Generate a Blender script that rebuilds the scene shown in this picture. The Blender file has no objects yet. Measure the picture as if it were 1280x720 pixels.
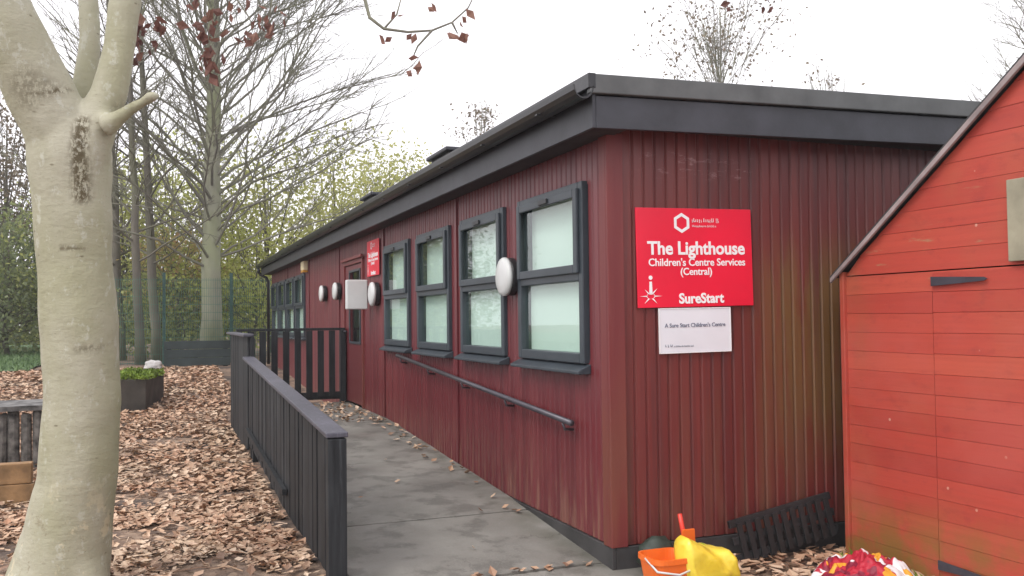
import bpy, bmesh, math, random
from mathutils import Vector, Matrix, noise
random.seed(7)
D = bpy.data
SC = bpy.context.scene
COL = SC.collection
R = math.radians

# ------------------------------------------------------------------ camera
FPX, CXP, CYP = 1148.0, 640.0, 360.0
YAW, PITCH, ROLL, EYE = R(21.2), R(1.9), R(0.65), 1.47
fw = Vector((math.sin(YAW)*math.cos(PITCH), math.cos(YAW)*math.cos(PITCH), math.sin(PITCH)))
r0 = Vector((math.cos(YAW), -math.sin(YAW), 0)); u0 = r0.cross(fw)
rt = r0*math.cos(ROLL) - u0*math.sin(ROLL); up = u0*math.cos(ROLL) + r0*math.sin(ROLL)
CAMP = Vector((0, 0, EYE))
def at(u, v, depth):
    return CAMP + (fw + rt*((u-CXP)/FPX) - up*((v-CYP)/FPX))*depth
def at_y(u, v, Y):
    d = fw + rt*((u-CXP)/FPX) - up*((v-CYP)/FPX)
    return CAMP + d*(Y/d.y)
cam = D.cameras.new('camera'); cam.sensor_width = 36; cam.lens = FPX/1280*36; cam.clip_end = 500; cam.clip_start = .05
co = D.objects.new('camera', cam); COL.objects.link(co)
M = Matrix((rt, up, -fw)).transposed().to_4x4(); M.translation = CAMP
co.matrix_world = M
SC.camera = co

# ------------------------------------------------------------------ materials
def new_mat(name):
    m = D.materials.new(name); m.use_nodes = True
    nt = m.node_tree
    return m, nt, nt.nodes['Principled BSDF']
def N(nt, t, **kw):
    n = nt.nodes.new(t)
    for k, v in kw.items():
        if k.startswith('i_'):
            n.inputs[k[2:].replace('_', ' ')].default_value = v
        else:
            setattr(n, k, v)
    return n
def L(nt, a, b): nt.links.new(a, b)
def pos(nt, scale=(1, 1, 1), obj=False):
    mp = N(nt, 'ShaderNodeMapping'); mp.inputs['Scale'].default_value = scale
    if obj:
        t = N(nt, 'ShaderNodeTexCoord'); L(nt, t.outputs['Object'], mp.inputs['Vector'])
    else:
        g = N(nt, 'ShaderNodeNewGeometry'); L(nt, g.outputs['Position'], mp.inputs['Vector'])
    return mp.outputs['Vector']
def nz(nt, vec, scale, detail=4, rough=.55, out='Fac'):
    n = N(nt, 'ShaderNodeTexNoise'); n.inputs['Scale'].default_value = scale
    n.inputs['Detail'].default_value = detail; n.inputs['Roughness'].default_value = rough
    L(nt, vec, n.inputs['Vector']); return n.outputs[out]
def ramp(nt, fac, stops):
    r = N(nt, 'ShaderNodeValToRGB'); e = r.color_ramp.elements
    while len(e) < len(stops): e.new(.5)
    for s, (p, c) in zip(e, stops):
        s.position = p; s.color = (*c, 1) if len(c) == 3 else c
    L(nt, fac, r.inputs['Fac']); return r.outputs['Color']
def mixc(nt, fac, a, b, mode='MIX'):
    m = N(nt, 'ShaderNodeMix', data_type='RGBA', blend_type=mode)
    for s, x in ((m.inputs[0], fac), (m.inputs[6], a), (m.inputs[7], b)):
        if hasattr(x, 'links'): L(nt, x, s)
        elif isinstance(x, (int, float)): s.default_value = x
        else: s.default_value = (*x, 1)
    return m.outputs[2]
def math_(nt, op, a, b=0.0, c=0.0, clamp=False):
    m = N(nt, 'ShaderNodeMath', operation=op); m.use_clamp = clamp
    for s, x in zip(m.inputs, (a, b, c)):
        if hasattr(x, 'links'): L(nt, x, s)
        else: s.default_value = x
    return m.outputs[0]
def sstep(nt, x, a, b):
    m = N(nt, 'ShaderNodeMapRange', interpolation_type='SMOOTHSTEP')
    L(nt, x, m.inputs['Value']); m.inputs['From Min'].default_value = a; m.inputs['From Max'].default_value = b
    return m.outputs['Result']
def bump(nt, bs, h, strength=.3, dist=.01):
    b = N(nt, 'ShaderNodeBump'); b.inputs['Strength'].default_value = strength; b.inputs['Distance'].default_value = dist
    L(nt, h, b.inputs['Height']); L(nt, b.outputs['Normal'], bs.inputs['Normal'])
def xyz(nt):
    g = N(nt, 'ShaderNodeNewGeometry'); s = N(nt, 'ShaderNodeSeparateXYZ'); L(nt, g.outputs['Position'], s.inputs[0])
    return s.outputs
def island(nt):
    return N(nt, 'ShaderNodeNewGeometry').outputs['Random Per Island']

MAT = {}
def simple(name, col, rough=.6, var=.25, scale=6, metal=0, spec=.4, bumps=.15, coat=0):
    m, nt, b = new_mat(name)
    v = pos(nt)
    n = nz(nt, v, scale, 5)
    c = ramp(nt, n, [(.3, tuple(x*(1-var) for x in col)), (.7, tuple(min(1, x*(1+var)) for x in col))])
    L(nt, c, b.inputs['Base Color'])
    b.inputs['Roughness'].default_value = rough; b.inputs['Metallic'].default_value = metal
    b.inputs['Specular IOR Level'].default_value = spec; b.inputs['Coat Weight'].default_value = coat
    if bumps: bump(nt, b, nz(nt, v, scale*9, 4), bumps, .004)
    MAT[name] = m; return m

# red stained timber cladding; every board (mesh island) has its own tone
def cladding(name, end=False):
    m, nt, b = new_mat(name)
    x, y, z = xyz(nt)
    isl = island(nt)
    str_v = pos(nt, (26, 26, .7))
    streak = nz(nt, str_v, 1.0, 5, .6)
    big = nz(nt, pos(nt, (1, 1, .6)), 1.3, 4)
    if end: base = ramp(nt, isl, [(0, (.115, .016, .013)), (.5, (.150, .023, .018)), (1, (.185, .034, .026))])
    else: base = ramp(nt, isl, [(0, (.118, .011, .016)), (.5, (.152, .016, .022)), (1, (.188, .026, .031))])
    base = mixc(nt, math_(nt, 'MULTIPLY', streak, .75), base, (.085, .013, .017))
    base = mixc(nt, math_(nt, 'MULTIPLY', sstep(nt, big, .5, .72), .35), base, (.19, .042, .040))
    # faded, flaking paint along the bottom of the wall
    low = math_(nt, 'MULTIPLY', sstep(nt, z, .72, .18), sstep(nt, nz(nt, pos(nt, (22, 22, 2.2)), 1.0, 4), .44, .68))
    if end:
        base = mixc(nt, math_(nt, 'MULTIPLY', low, .45), base, (.17, .085, .055))
        # algae growing down a few of the boards
        a1 = math_(nt, 'MULTIPLY', sstep(nt, x, 3.30, 3.72), sstep(nt, z, 2.12, 1.6))
        a1 = math_(nt, 'MULTIPLY', a1, sstep(nt, z, .3, .95))
        a2 = sstep(nt, nz(nt, pos(nt, (9, 9, 1.2)), 1.0, 5, .65), .27, .56)
        base = mixc(nt, math_(nt, 'MULTIPLY', math_(nt, 'MULTIPLY', a1, a2), .6), base, (.15, .105, .028))
        dk = sstep(nt, nz(nt, pos(nt, (13, 13, .35)), 1.0, 5, .6), .50, .66)
        base = mixc(nt, math_(nt, 'MULTIPLY', dk, .55), base, (.075, .020, .020))
        # brown weathered patches low down, and worn streaks
        w = math_(nt, 'MULTIPLY', sstep(nt, nz(nt, pos(nt, (7, 7, .5)), 1.0, 5, .6), .48, .7), sstep(nt, z, 1.9, .3))
        base = mixc(nt, math_(nt, 'MULTIPLY', w, .6), base, (.13, .062, .035))
        # scuffed remains of something torn from the boards under the eave
        s = math_(nt, 'MULTIPLY', math_(nt, 'MULTIPLY', sstep(nt, x, 2.62, 2.72), sstep(nt, x, 3.5, 3.35)), math_(nt, 'MULTIPLY', sstep(nt, z, 2.28, 2.34), sstep(nt, z, 2.47, 2.43)))
        s = math_(nt, 'MULTIPLY', s, sstep(nt, nz(nt, pos(nt, (9, 9, 30)), 1.0, 5, .7), .53, .66))
        base = mixc(nt, math_(nt, 'MULTIPLY', s, .55), base, (.36, .22, .21))
    else:
        base = mixc(nt, math_(nt, 'MULTIPLY', low, .45), base, (.30, .17, .11))
    L(nt, base, b.inputs['Base Color'])
    b.inputs['Roughness'].default_value = .42; b.inputs['Specular IOR Level'].default_value = .55
    bump(nt, b, nz(nt, pos(nt, (60, 60, 2)), 1.0, 4), .35, .003)
    MAT[name] = m
cladding('clad_side'); cladding('clad_end', True)

def corner_wood():
    m, nt, b = new_mat('corner_wood')
    z = xyz(nt)[2]
    n = nz(nt, pos(nt, (14, 14, .8)), 1.0, 5)
    c = ramp(nt, n, [(.3, (.135, .018, .020)), (.7, (.165, .030, .027))])
    k = math_(nt, 'MULTIPLY', sstep(nt, z, 1.5, .3), sstep(nt, nz(nt, pos(nt, (5, 5, 1)), 1.0, 4), .3, .6))
    c = mixc(nt, math_(nt, 'MULTIPLY', k, .5), c, (.17, .075, .038))
    L(nt, c, b.inputs['Base Color']); b.inputs['Roughness'].default_value = .5
    bump(nt, b, nz(nt, pos(nt, (60, 60, 3)), 1.0, 4), .3, .003)
    MAT['corner_wood'] = m
corner_wood()

def shed_wood(name, door=False):
    m, nt, b = new_mat(name)
    x, y, z = xyz(nt); isl = island(nt)
    c = ramp(nt, isl, [(0, (.35, .042, .030)), (.35, (.42, .054, .036)), (.7, (.45, .062, .040)), (1, (.49, .085, .050))])
    grain = nz(nt, pos(nt, (6, 1.3, 40)), 1.0, 5, .6)
    c = mixc(nt, math_(nt, 'MULTIPLY', sstep(nt, grain, .35, .75), .45), c, (.34, .050, .034))
    blot = sstep(nt, nz(nt, pos(nt), 2.2, 5, .6), .45, .72)
    c = mixc(nt, math_(nt, 'MULTIPLY', blot, .5), c, (.40, .085, .045))
    dirt = sstep(nt, nz(nt, pos(nt, (1.5, 1.5, 3)), 5, 6, .7), .52, .70)
    c = mixc(nt, math_(nt, 'MULTIPLY', dirt, .35), c, (.26, .035, .03))
    fade = sstep(nt, nz(nt, pos(nt, (1, 1, 1.6)), 1.1, 4), .48, .68)
    c = mixc(nt, math_(nt, 'MULTIPLY', fade, .4), c, (.47, .095, .075))
    # worn paint showing grey timber along some board edges
    wear = sstep(nt, nz(nt, pos(nt, (3, 3.2, 26)), 1.0, 6, .72), .62, .70)
    wz = math_(nt, 'MULTIPLY', sstep(nt, z, 1.45, 1.75), sstep(nt, z, 2.3, 1.9))
    c = mixc(nt, math_(nt, 'MULTIPLY', math_(nt, 'MULTIPLY', wear, wz), .65), c, (.34, .22, .12))
    # algae splashed up from the ground
    alg = math_(nt, 'MULTIPLY', sstep(nt, z, .52, .06), sstep(nt, nz(nt, pos(nt, (3, 4, 4)), 1.0, 5, .6), .30, .62))
    c = mixc(nt, math_(nt, 'MULTIPLY', alg, .8), c, (.15, .125, .022))
    alg2 = math_(nt, 'MULTIPLY', sstep(nt, y, 4.2, 4.5), sstep(nt, nz(nt, pos(nt, (3, 3, 1.2)), 1.0, 5), .42, .7))
    c = mixc(nt, math_(nt, 'MULTIPLY', alg2, .35), c, (.24, .12, .05))
    # pale nail heads and chips
    vor = N(nt, 'ShaderNodeTexVoronoi'); vor.inputs['Scale'].default_value = 7.5; L(nt, pos(nt), vor.inputs['Vector'])
    chip = math_(nt, 'MULTIPLY', sstep(nt, vor.outputs['Distance'], .075, .045), sstep(nt, nz(nt, pos(nt), 5, 2), .46, .52))
    c = mixc(nt, math_(nt, 'MULTIPLY', chip, .75), c, (.62, .36, .28))
    L(nt, c, b.inputs['Base Color']); b.inputs['Roughness'].default_value = .55
    bump(nt, b, nz(nt, pos(nt, (20, 4, 90)), 1.0, 5), .35, .003)
    MAT[name] = m
shed_wood('shed_wood')

def bark(name, c1, c2, green, gf, sc=3, bstr=.3):
    m, nt, b = new_mat(name)
    v = pos(nt, (1, 1, .5))
    c = ramp(nt, nz(nt, v, sc, 6, .6), [(.3, c1), (.7, c2)])
    c = mixc(nt, math_(nt, 'MULTIPLY', sstep(nt, nz(nt, pos(nt, (1, 1, .6)), sc*.45, 5), .35, .65), gf), c, green)
    L(nt, c, b.inputs['Base Color']); b.inputs['Roughness'].default_value = .85
    bump(nt, b, nz(nt, pos(nt, (1, 1, .4)), sc*9, 5), bstr, .01)
    MAT[name] = m; return m, nt, b, c
bark('bark_grey', (.20, .195, .145), (.29, .29, .22), (.24, .265, .14), .7)
bark('bark_dark', (.09, .08, .065), (.15, .135, .105), (.12, .13, .07), .5)
bark('bark_twig', (.14, .13, .11), (.20, .19, .16), (.20, .215, .12), .5)
def pale_bark():
    m, nt, b = new_mat('bark_pale')
    v = pos(nt, (1, 1, .55))
    c = ramp(nt, nz(nt, v, 2.6, 6, .6), [(.3, (.30, .285, .20)), (.7, (.42, .40, .315))])
    g = sstep(nt, nz(nt, pos(nt, (1, 1, .45)), 2.1, 5), .4, .68)
    c = mixc(nt, math_(nt, 'MULTIPLY', g, .5), c, (.265, .265, .135))
    lich = sstep(nt, nz(nt, pos(nt, (1, 1, .7)), 14, 5, .7), .56, .66)
    c = mixc(nt, math_(nt, 'MULTIPLY', lich, .45), c, (.50, .50, .43))
    fine = sstep(nt, nz(nt, pos(nt, (1, 1, 3.0)), 26, 5, .75), .58, .70)
    c = mixc(nt, math_(nt, 'MULTIPLY', fine, .45), c, (.16, .14, .085))
    # lenticels and small dark dimples in the smooth bark
    vo = N(nt, 'ShaderNodeTexVoronoi'); vo.inputs['Scale'].default_value = 13
    L(nt, pos(nt, (.8, .8, 1.8)), vo.inputs['Vector'])
    sp = math_(nt, 'MULTIPLY', sstep(nt, vo.outputs['Distance'], .17, .07), sstep(nt, nz(nt, pos(nt), 6, 2), .55, .62))
    c = mixc(nt, math_(nt, 'MULTIPLY', sp, .7), c, (.13, .105, .06))
    # peeling flakes near the root
    z = xyz(nt)[2]
    fl = math_(nt, 'MULTIPLY', sstep(nt, nz(nt, pos(nt, (1, 1, .8)), 9, 4, .7), .56, .63), sstep(nt, z, .75, .3))
    c = mixc(nt, math_(nt, 'MULTIPLY', fl, .6), c, (.58, .50, .33))
    fl2 = math_(nt, 'MULTIPLY', sstep(nt, nz(nt, pos(nt, (1, 1, .8)), 8, 5, .7), .60, .64), sstep(nt, z, .9, .3))
    c = mixc(nt, math_(nt, 'MULTIPLY', fl2, .45), c, (.17, .13, .07))
    at_ = N(nt, 'ShaderNodeAttribute', attribute_name='stain')
    st = math_(nt, 'MULTIPLY', at_.outputs['Fac'], sstep(nt, nz(nt, pos(nt, (1.4, 1.4, .8)), 34, 5, .75), .40, .54))
    c = mixc(nt, math_(nt, 'MULTIPLY', st, .95), c, (.075, .055, .022))
    L(nt, c, b.inputs['Base Color']); b.inputs['Roughness'].default_value = .75
    h = math_(nt, 'ADD', nz(nt, pos(nt, (1, 1, 2.2)), 16, 5), math_(nt, 'MULTIPLY', nz(nt, v, 60, 4), .4))
    bump(nt, b, h, .42, .013)
    MAT['bark_pale'] = m
pale_bark()

def leafmat(name, stops, trans=.25):
    m, nt, b = new_mat(name)
    c = ramp(nt, island(nt), stops)
    c2 = mixc(nt, .35, c, mixc(nt, sstep(nt, nz(nt, pos(nt), .9, 3), .35, .65), c, tuple(x*1.5 for x in stops[-1][1])))
    L(nt, c2, b.inputs['Base Color']); b.inputs['Roughness'].default_value = .6
    b.inputs['Specular IOR Level'].default_value = .25
    if trans:
        t = N(nt, 'ShaderNodeBsdfTranslucent'); L(nt, c2, t.inputs['Color'])
        ms = N(nt, 'ShaderNodeMixShader'); ms.inputs[0].default_value = trans
        L(nt, b.outputs[0], ms.inputs[1]); L(nt, t.outputs[0], ms.inputs[2])
        L(nt, ms.outputs[0], nt.nodes['Material Output'].inputs['Surface'])
    MAT[name] = m
leafmat('leaf_olive', [(0, (.25, .27, .085)), (.5, (.34, .36, .12)), (1, (.43, .43, .16))], .5)
leafmat('leaf_green', [(0, (.17, .20, .08)), (.5, (.23, .27, .11)), (1, (.30, .33, .13))], .5)
leafmat('leaf_dark', [(0, (.12, .15, .085)), (.5, (.16, .195, .105)), (1, (.21, .24, .12))], .45)
leafmat('leaf_yellow', [(0, (.24, .22, .07)), (.5, (.36, .34, .10)), (1, (.38, .25, .14))], .5)
leafmat('leaf_lime', [(0, (.24, .28, .06)), (.5, (.36, .40, .10)), (1, (.47, .48, .16))], .5)
leafmat('leaf_brown', [(0, (.10, .075, .055)), (.5, (.16, .12, .085)), (1, (.20, .165, .11))])
leafmat('leaf_russet', [(0, (.09, .045, .042)), (.5, (.17, .075, .062)), (1, (.22, .12, .09))], .3)
leafmat('leaf_litter', [(0, (.16, .10, .07)), (.2, (.31, .205, .14)), (.45, (.44, .31, .21)), (.7, (.54, .40, .28)), (.9, (.66, .52, .39)), (1, (.33, .17, .10))], 0)
leafmat('moss', [(0, (.06, .10, .015)), (.5, (.13, .20, .025)), (1, (.20, .27, .04))], .1)

def ground_mat():
    m, nt, b = new_mat('leafy_soil')
    v = pos(nt)
    soil = ramp(nt, nz(nt, v, 9, 6, .65), [(.3, (.035, .026, .022)), (.7, (.085, .062, .05))])
    vo = N(nt, 'ShaderNodeTexVoronoi'); vo.inputs['Scale'].default_value = 16; L(nt, v, vo.inputs['Vector'])
    lv = ramp(nt, vo.outputs['Color'], [(0, (.14, .09, .065)), (.35, (.27, .175, .12)), (.7, (.39, .265, .18)), (1, (.50, .36, .25))])
    cov = sstep(nt, nz(nt, v, 1.1, 4), .36, .55)
    c = mixc(nt, math_(nt, 'MULTIPLY', cov, .6), soil, lv)
    L(nt, c, b.inputs['Base Color']); b.inputs['Roughness'].default_value = .9
    bump(nt, b, math_(nt, 'ADD', vo.outputs['Distance'], nz(nt, v, 30, 5)), .6, .03)
    MAT['leafy_soil'] = m
ground_mat()
def tarmac():
    m, nt, b = new_mat('path_concrete')
    v = pos(nt); x, y, z = xyz(nt)
    c = ramp(nt, nz(nt, v, 1.7, 6, .6), [(.3, (.155, .145, .128)), (.7, (.27, .258, .23))])
    c = mixc(nt, math_(nt, 'MULTIPLY', sstep(nt, nz(nt, v, 4.3, 5, .6), .50, .62), .5), c, (.075, .070, .060))
    c = mixc(nt, math_(nt, 'MULTIPLY', sstep(nt, nz(nt, v, 90, 3), .45, .75), .35), c, (.28, .27, .25))
    cr = N(nt, 'ShaderNodeTexVoronoi', feature='DISTANCE_TO_EDGE'); cr.inputs['Scale'].default_value = .9
    wv = N(nt, 'ShaderNodeVectorMath', operation='ADD'); L(nt, v, wv.inputs[0]); L(nt, nz(nt, v, 3.0, 5, .65, 'Color'), wv.inputs[1]); L(nt, wv.outputs[0], cr.inputs['Vector'])
    crk = math_(nt, 'MULTIPLY', sstep(nt, cr.outputs['Distance'], .010, .003), sstep(nt, nz(nt, v, .9, 2), .48, .58))
    c = mixc(nt, math_(nt, 'MULTIPLY', crk, .7), c, (.05, .046, .038))
    gr = sstep(nt, nz(nt, v, 160, 2, .7), .60, .72)
    c = mixc(nt, math_(nt, 'MULTIPLY', gr, .35), c, (.07, .066, .06))
    # green slime against the wall and the fence
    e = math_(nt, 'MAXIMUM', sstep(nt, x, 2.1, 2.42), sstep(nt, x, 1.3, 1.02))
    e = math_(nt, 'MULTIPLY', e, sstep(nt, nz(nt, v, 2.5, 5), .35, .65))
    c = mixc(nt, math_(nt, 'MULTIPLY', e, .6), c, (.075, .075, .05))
    L(nt, c, b.inputs['Base Color'])
    rr = N(nt, 'ShaderNodeMapRange'); L(nt, nz(nt, v, 1.4, 4), rr.inputs['Value'])
    rr.inputs['From Min'].default_value = .35; rr.inputs['From Max'].default_value = .65
    rr.inputs['To Min'].default_value = .45; rr.inputs['To Max'].default_value = .8
    L(nt, rr.outputs[0], b.inputs['Roughness'])
    bump(nt, b, math_(nt, 'ADD', nz(nt, v, 120, 4), math_(nt, 'MULTIPLY', nz(nt, v, 6, 4), 2.0)), .25, .006)
    MAT['path_concrete'] = m
tarmac()
def black_timber(name, c1, c2, rough=.6):
    m, nt, b = new_mat(name)
    isl = island(nt)
    g = nz(nt, pos(nt, (30, 30, 2.0)), 1.0, 5)
    c = ramp(nt, g, [(.3, c1), (.7, c2)])
    c = mixc(nt, math_(nt, 'MULTIPLY', isl, .7), c, tuple(x*.5 for x in c1))
    sc_ = sstep(nt, nz(nt, pos(nt, (40, 40, 1.5)), 1.0, 5, .7), .56, .66)
    c = mixc(nt, math_(nt, 'MULTIPLY', sc_, .35), c, tuple(x*2.6 for x in c2))
    c = mixc(nt, math_(nt, 'MULTIPLY', sstep(nt, nz(nt, pos(nt), 2.0, 4), .5, .7), .3), c, tuple(x*1.6 for x in c2))
    L(nt, c, b.inputs['Base Color']); b.inputs['Roughness'].default_value = rough; b.inputs['Specular IOR Level'].default_value = .25
    bump(nt, b, nz(nt, pos(nt, (90, 90, 5)), 1.0, 4), .4, .003)
    MAT[name] = m
black_timber('fence_black', (.010, .011, .013), (.034, .037, .040), .6)
black_timber('rail_black', (.070, .068, .085), (.105, .102, .125), .45)
simple('fascia_black', (.034, .035, .043), .45, .25, 5)
simple('capping_grey', (.085, .088, .088), .55, .25, 4)
simple('gutter_black', (.012, .012, .014), .3, .2, 5, spec=.5)
simple('roof_felt', (.05, .05, .05), .9, .3, 4)
simple('soffit_dark', (.035, .03, .032), .7)
simple('skirt_black', (.050, .048, .048), .55, .35, 4)
simple('frame_grey', (.040, .050, .060), .4, .15, 5)
simple('rail_metal', (.075, .068, .08), .35, .2, 8, metal=.3)
simple('white_plastic', (.60, .61, .60), .3, .06, 3, bumps=0)
simple('cream_plastic', (.72, .62, .40), .4, .08, 3, bumps=0)
simple('amber_plastic', (.55, .27, .03), .35, .08, 3, bumps=0)
simple('black_plastic', (.02, .02, .022), .4, .2, 5)
simple('sign_red', (.72, .012, .042), .32, .10, 1.5, bumps=0)
simple('sign_white', (.80, .80, .80), .4, .03, 2, bumps=0)
simple('notice_white', (.70, .72, .76), .35, .05, 2.5, bumps=0)
simple('ink_grey', (.16, .17, .22), .6, .1, 2, bumps=0)
simple('blind', (.74, .81, .765), .85, .04, 1.5, bumps=0)
simple('room_plaster', (.22, .22, .21), .9, .1, 2, bumps=0)
simple('timber_orange', (.24, .14, .065), .8, .5, 6, bumps=.4)
simple('timber_grey', (.27, .25, .18), .8, .3, 5)
simple('timber_old', (.055, .048, .04), .85, .4, 5)
simple('timber_verge', (.30, .245, .24), .75, .35, 6)
simple('stone', (.15, .145, .14), .9, .75, 7, bumps=.9)
simple('log_grey', (.12, .11, .10), .9, .85, 11, bumps=.6)
simple('stone_pale', (.48, .46, .45), .85, .25, 6)
simple('green_metal', (.05, .14, .105), .5, .25, 4)
simple('green_post', (.022, .062, .055), .5, .25, 4)
simple('green_board', (.030, .042, .042), .7, .35, 3)
simple('hinge', (.045, .045, .058), .5, .3, 8)
simple('orange_toy', (.78, .15, .022), .35, .08, 3, bumps=0)
simple('red_toy', (.70, .055, .035), .35, .12, 3, bumps=0)
simple('green_ball', (.030, .042, .032), .5, .35, 6)
simple('crate_black', (.016, .016, .017), .5, .4, 8)
simple('grass_base', (.075, .12, .055), .95, .35, 3)
def yellow_sack():
    m, nt, b = new_mat('yellow_sheet')
    v = pos(nt)
    c = ramp(nt, nz(nt, v, 7, 4), [(.3, (.74, .53, .035)), (.7, (.88, .70, .09))])
    c = mixc(nt, sstep(nt, nz(nt, pos(nt), 9, 2), .66, .70), c, (.28, .50, .03))
    L(nt, c, b.inputs['Base Color']); b.inputs['Roughness'].default_value = .3
    bump(nt, b, nz(nt, v, 26, 3), .4, .01)
    MAT['yellow_sheet'] = m
yellow_sack()
def cloth_mix():
    m, nt, b = new_mat('striped_cloth')
    tc = N(nt, 'ShaderNodeTexCoord'); mp = N(nt, 'ShaderNodeMapping'); L(nt, tc.outputs['Object'], mp.inputs['Vector'])
    v = mp.outputs[0]
    c = mixc(nt, sstep(nt, nz(nt, v, 9, 2), .50, .53), (.42, .014, .035), (.20, .008, .03))
    c = mixc(nt, sstep(nt, nz(nt, v, 4.5, 1.5), .53, .545), c, (.74, .72, .73))
    mp2 = N(nt, 'ShaderNodeMapping'); L(nt, tc.outputs['Object'], mp2.inputs['Vector']); mp2.inputs['Location'].default_value = (3.7, 1.2, .4)
    c = mixc(nt, sstep(nt, nz(nt, mp2.outputs[0], 9, 1), .62, .635), c, (.72, .34, .03))
    L(nt, c, b.inputs['Base Color']); b.inputs['Roughness'].default_value = .6
    MAT['striped_cloth'] = m
cloth_mix()
def glass():
    m, nt, b = new_mat('glass')
    nt.nodes.remove(b)
    t = N(nt, 'ShaderNodeBsdfTransparent'); t.inputs['Color'].default_value = (.90, .95, .93, 1)
    g = N(nt, 'ShaderNodeBsdfGlossy'); g.inputs['Roughness'].default_value = .02; g.inputs['Color'].default_value = (.95, 1, .98, 1)
    bp = N(nt, 'ShaderNodeBump'); bp.inputs['Strength'].default_value = .04; bp.inputs['Distance'].default_value = .02
    L(nt, nz(nt, pos(nt), 2.2, 2), bp.inputs['Height']); L(nt, bp.outputs[0], g.inputs['Normal'])
    f = N(nt, 'ShaderNodeFresnel'); f.inputs['IOR'].default_value = 1.7
    bf = N(nt, 'ShaderNodeNewGeometry').outputs['Backfacing']
    ms = N(nt, 'ShaderNodeMixShader'); L(nt, math_(nt, 'MULTIPLY', f.outputs[0], math_(nt, 'SUBTRACT', 1.0, bf)), ms.inputs[0]); L(nt, t.outputs[0], ms.inputs[1]); L(nt, g.outputs[0], ms.inputs[2])
    L(nt, ms.outputs[0], nt.nodes['Material Output'].inputs['Surface'])
    MAT['glass'] = m
glass()

# ------------------------------------------------------------------ mesh helpers
class MB:
    def __init__(s): s.v = []; s.f = []
    def add(s, vs, fs):
        o = len(s.v); s.v += [tuple(p) for p in vs]; s.f += [tuple(i+o for i in f) for f in fs]; return s
    def box(s, x0, x1, y0, y1, z0, z1):
        return s.add([(x0,y0,z0),(x1,y0,z0),(x1,y1,z0),(x0,y1,z0),(x0,y0,z1),(x1,y0,z1),(x1,y1,z1),(x0,y1,z1)],
                     [(3,2,1,0),(4,5,6,7),(0,1,5,4),(1,2,6,5),(2,3,7,6),(3,0,4,7)])
    def hexa(s, bot, top):
        return s.add(list(bot)+list(top), [(3,2,1,0),(4,5,6,7),(0,1,5,4),(1,2,6,5),(2,3,7,6),(3,0,4,7)])
    def prism(s, poly, d):   # polygon of 3D points extruded by vector d
        n = len(poly); d = Vector(d)
        vs = [Vector(p) for p in poly] + [Vector(p)+d for p in poly]
        return s.add(vs, [tuple(range(n-1, -1, -1)), tuple(range(n, 2*n))] + [(i, (i+1) % n, n+(i+1) % n, n+i) for i in range(n)])
    def bar(s, a, b, w, h, upv=(0, 0, 1)):
        a, b = Vector(a), Vector(b); d = (b-a).normalized(); sd = d.cross(Vector(upv)).normalized(); u_ = sd.cross(d)
        q = [sd*(-w/2)-u_*(h/2), sd*(w/2)-u_*(h/2), sd*(w/2)+u_*(h/2), sd*(-w/2)+u_*(h/2)]
        return s.add([a+x for x in q]+[b+x for x in q], [(3,2,1,0),(4,5,6,7),(0,1,5,4),(1,2,6,5),(2,3,7,6),(3,0,4,7)])
    def tube(s, pts, rad, n=6, cap=True):
        pts = [Vector(p) for p in pts]
        if not hasattr(rad, '__len__'): rad = [rad]*len(pts)
        vs = []; fs = []; ref = None
        for i, p in enumerate(pts):
            d = (pts[min(i+1, len(pts)-1)] - pts[max(i-1, 0)]).normalized()
            if ref is None:
                ref = d.orthogonal().normalized()
            ref = (ref - d*ref.dot(d)); ref = ref.normalized() if ref.length > 1e-6 else d.orthogonal().normalized()
            b_ = d.cross(ref)
            for k in range(n):
                a = 2*math.pi*k/n
                vs.append(p + (ref*math.cos(a)+b_*math.sin(a))*rad[i])
        for i in range(len(pts)-1):
            for k in range(n):
                fs.append((i*n+k, i*n+(k+1) % n, (i+1)*n+(k+1) % n, (i+1)*n+k))
        if cap:
            fs.append(tuple(range(n-1, -1, -1))); fs.append(tuple((len(pts)-1)*n+k for k in range(n)))
        return s.add(vs, fs)
    def lathe(s, c, axis, prof, n=24):     # prof: (radius, height along axis)
        c = Vector(c); ax = Vector(axis).normalized(); e1 = ax.orthogonal().normalized(); e2 = ax.cross(e1)
        vs = []; fs = []
        for r_, h in prof:
            for k in range(n):
                a = 2*math.pi*k/n; vs.append(c+ax*h+(e1*math.cos(a)+e2*math.sin(a))*r_)
        for i in range(len(prof)-1):
            for k in range(n): fs.append((i*n+k, i*n+(k+1) % n, (i+1)*n+(k+1) % n, (i+1)*n+k))
        fs.append(tuple(range(n-1, -1, -1))); fs.append(tuple((len(prof)-1)*n+k for k in range(n)))
        return s.add(vs, fs)
    def mesh(s, name, off=(0, 0, 0)):
        me = D.meshes.new(name); ox, oy, oz = off
        me.from_pydata([(a-ox, b-oy, c-oz) for a, b, c in s.v], [], s.f); me.update(); return me
    def build(s, name, mat, parent=None, bevel=0, smooth=False, loc=None, solid=0):
        off = world_of(parent) if parent else Vector(loc if loc is not None else (0, 0, 0))
        me = s.mesh(name, off); me.materials.append(MAT[mat])
        if smooth: me.polygons.foreach_set('use_smooth', [True]*len(me.polygons))
        o = D.objects.new(name, me); COL.objects.link(o)
        if parent: o.parent = parent
        else: o.location = off
        if solid:
            md = o.modifiers.new('solidify', 'SOLIDIFY'); md.thickness = solid; md.offset = -1
        if bevel:
            md = o.modifiers.new('bevel', 'BEVEL'); md.width = bevel; md.segments = 2; md.limit_method = 'ANGLE'
        return o
def world_of(o):
    p = Vector((0, 0, 0))
    while o: p += o.location; o = o.parent
    return p
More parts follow.
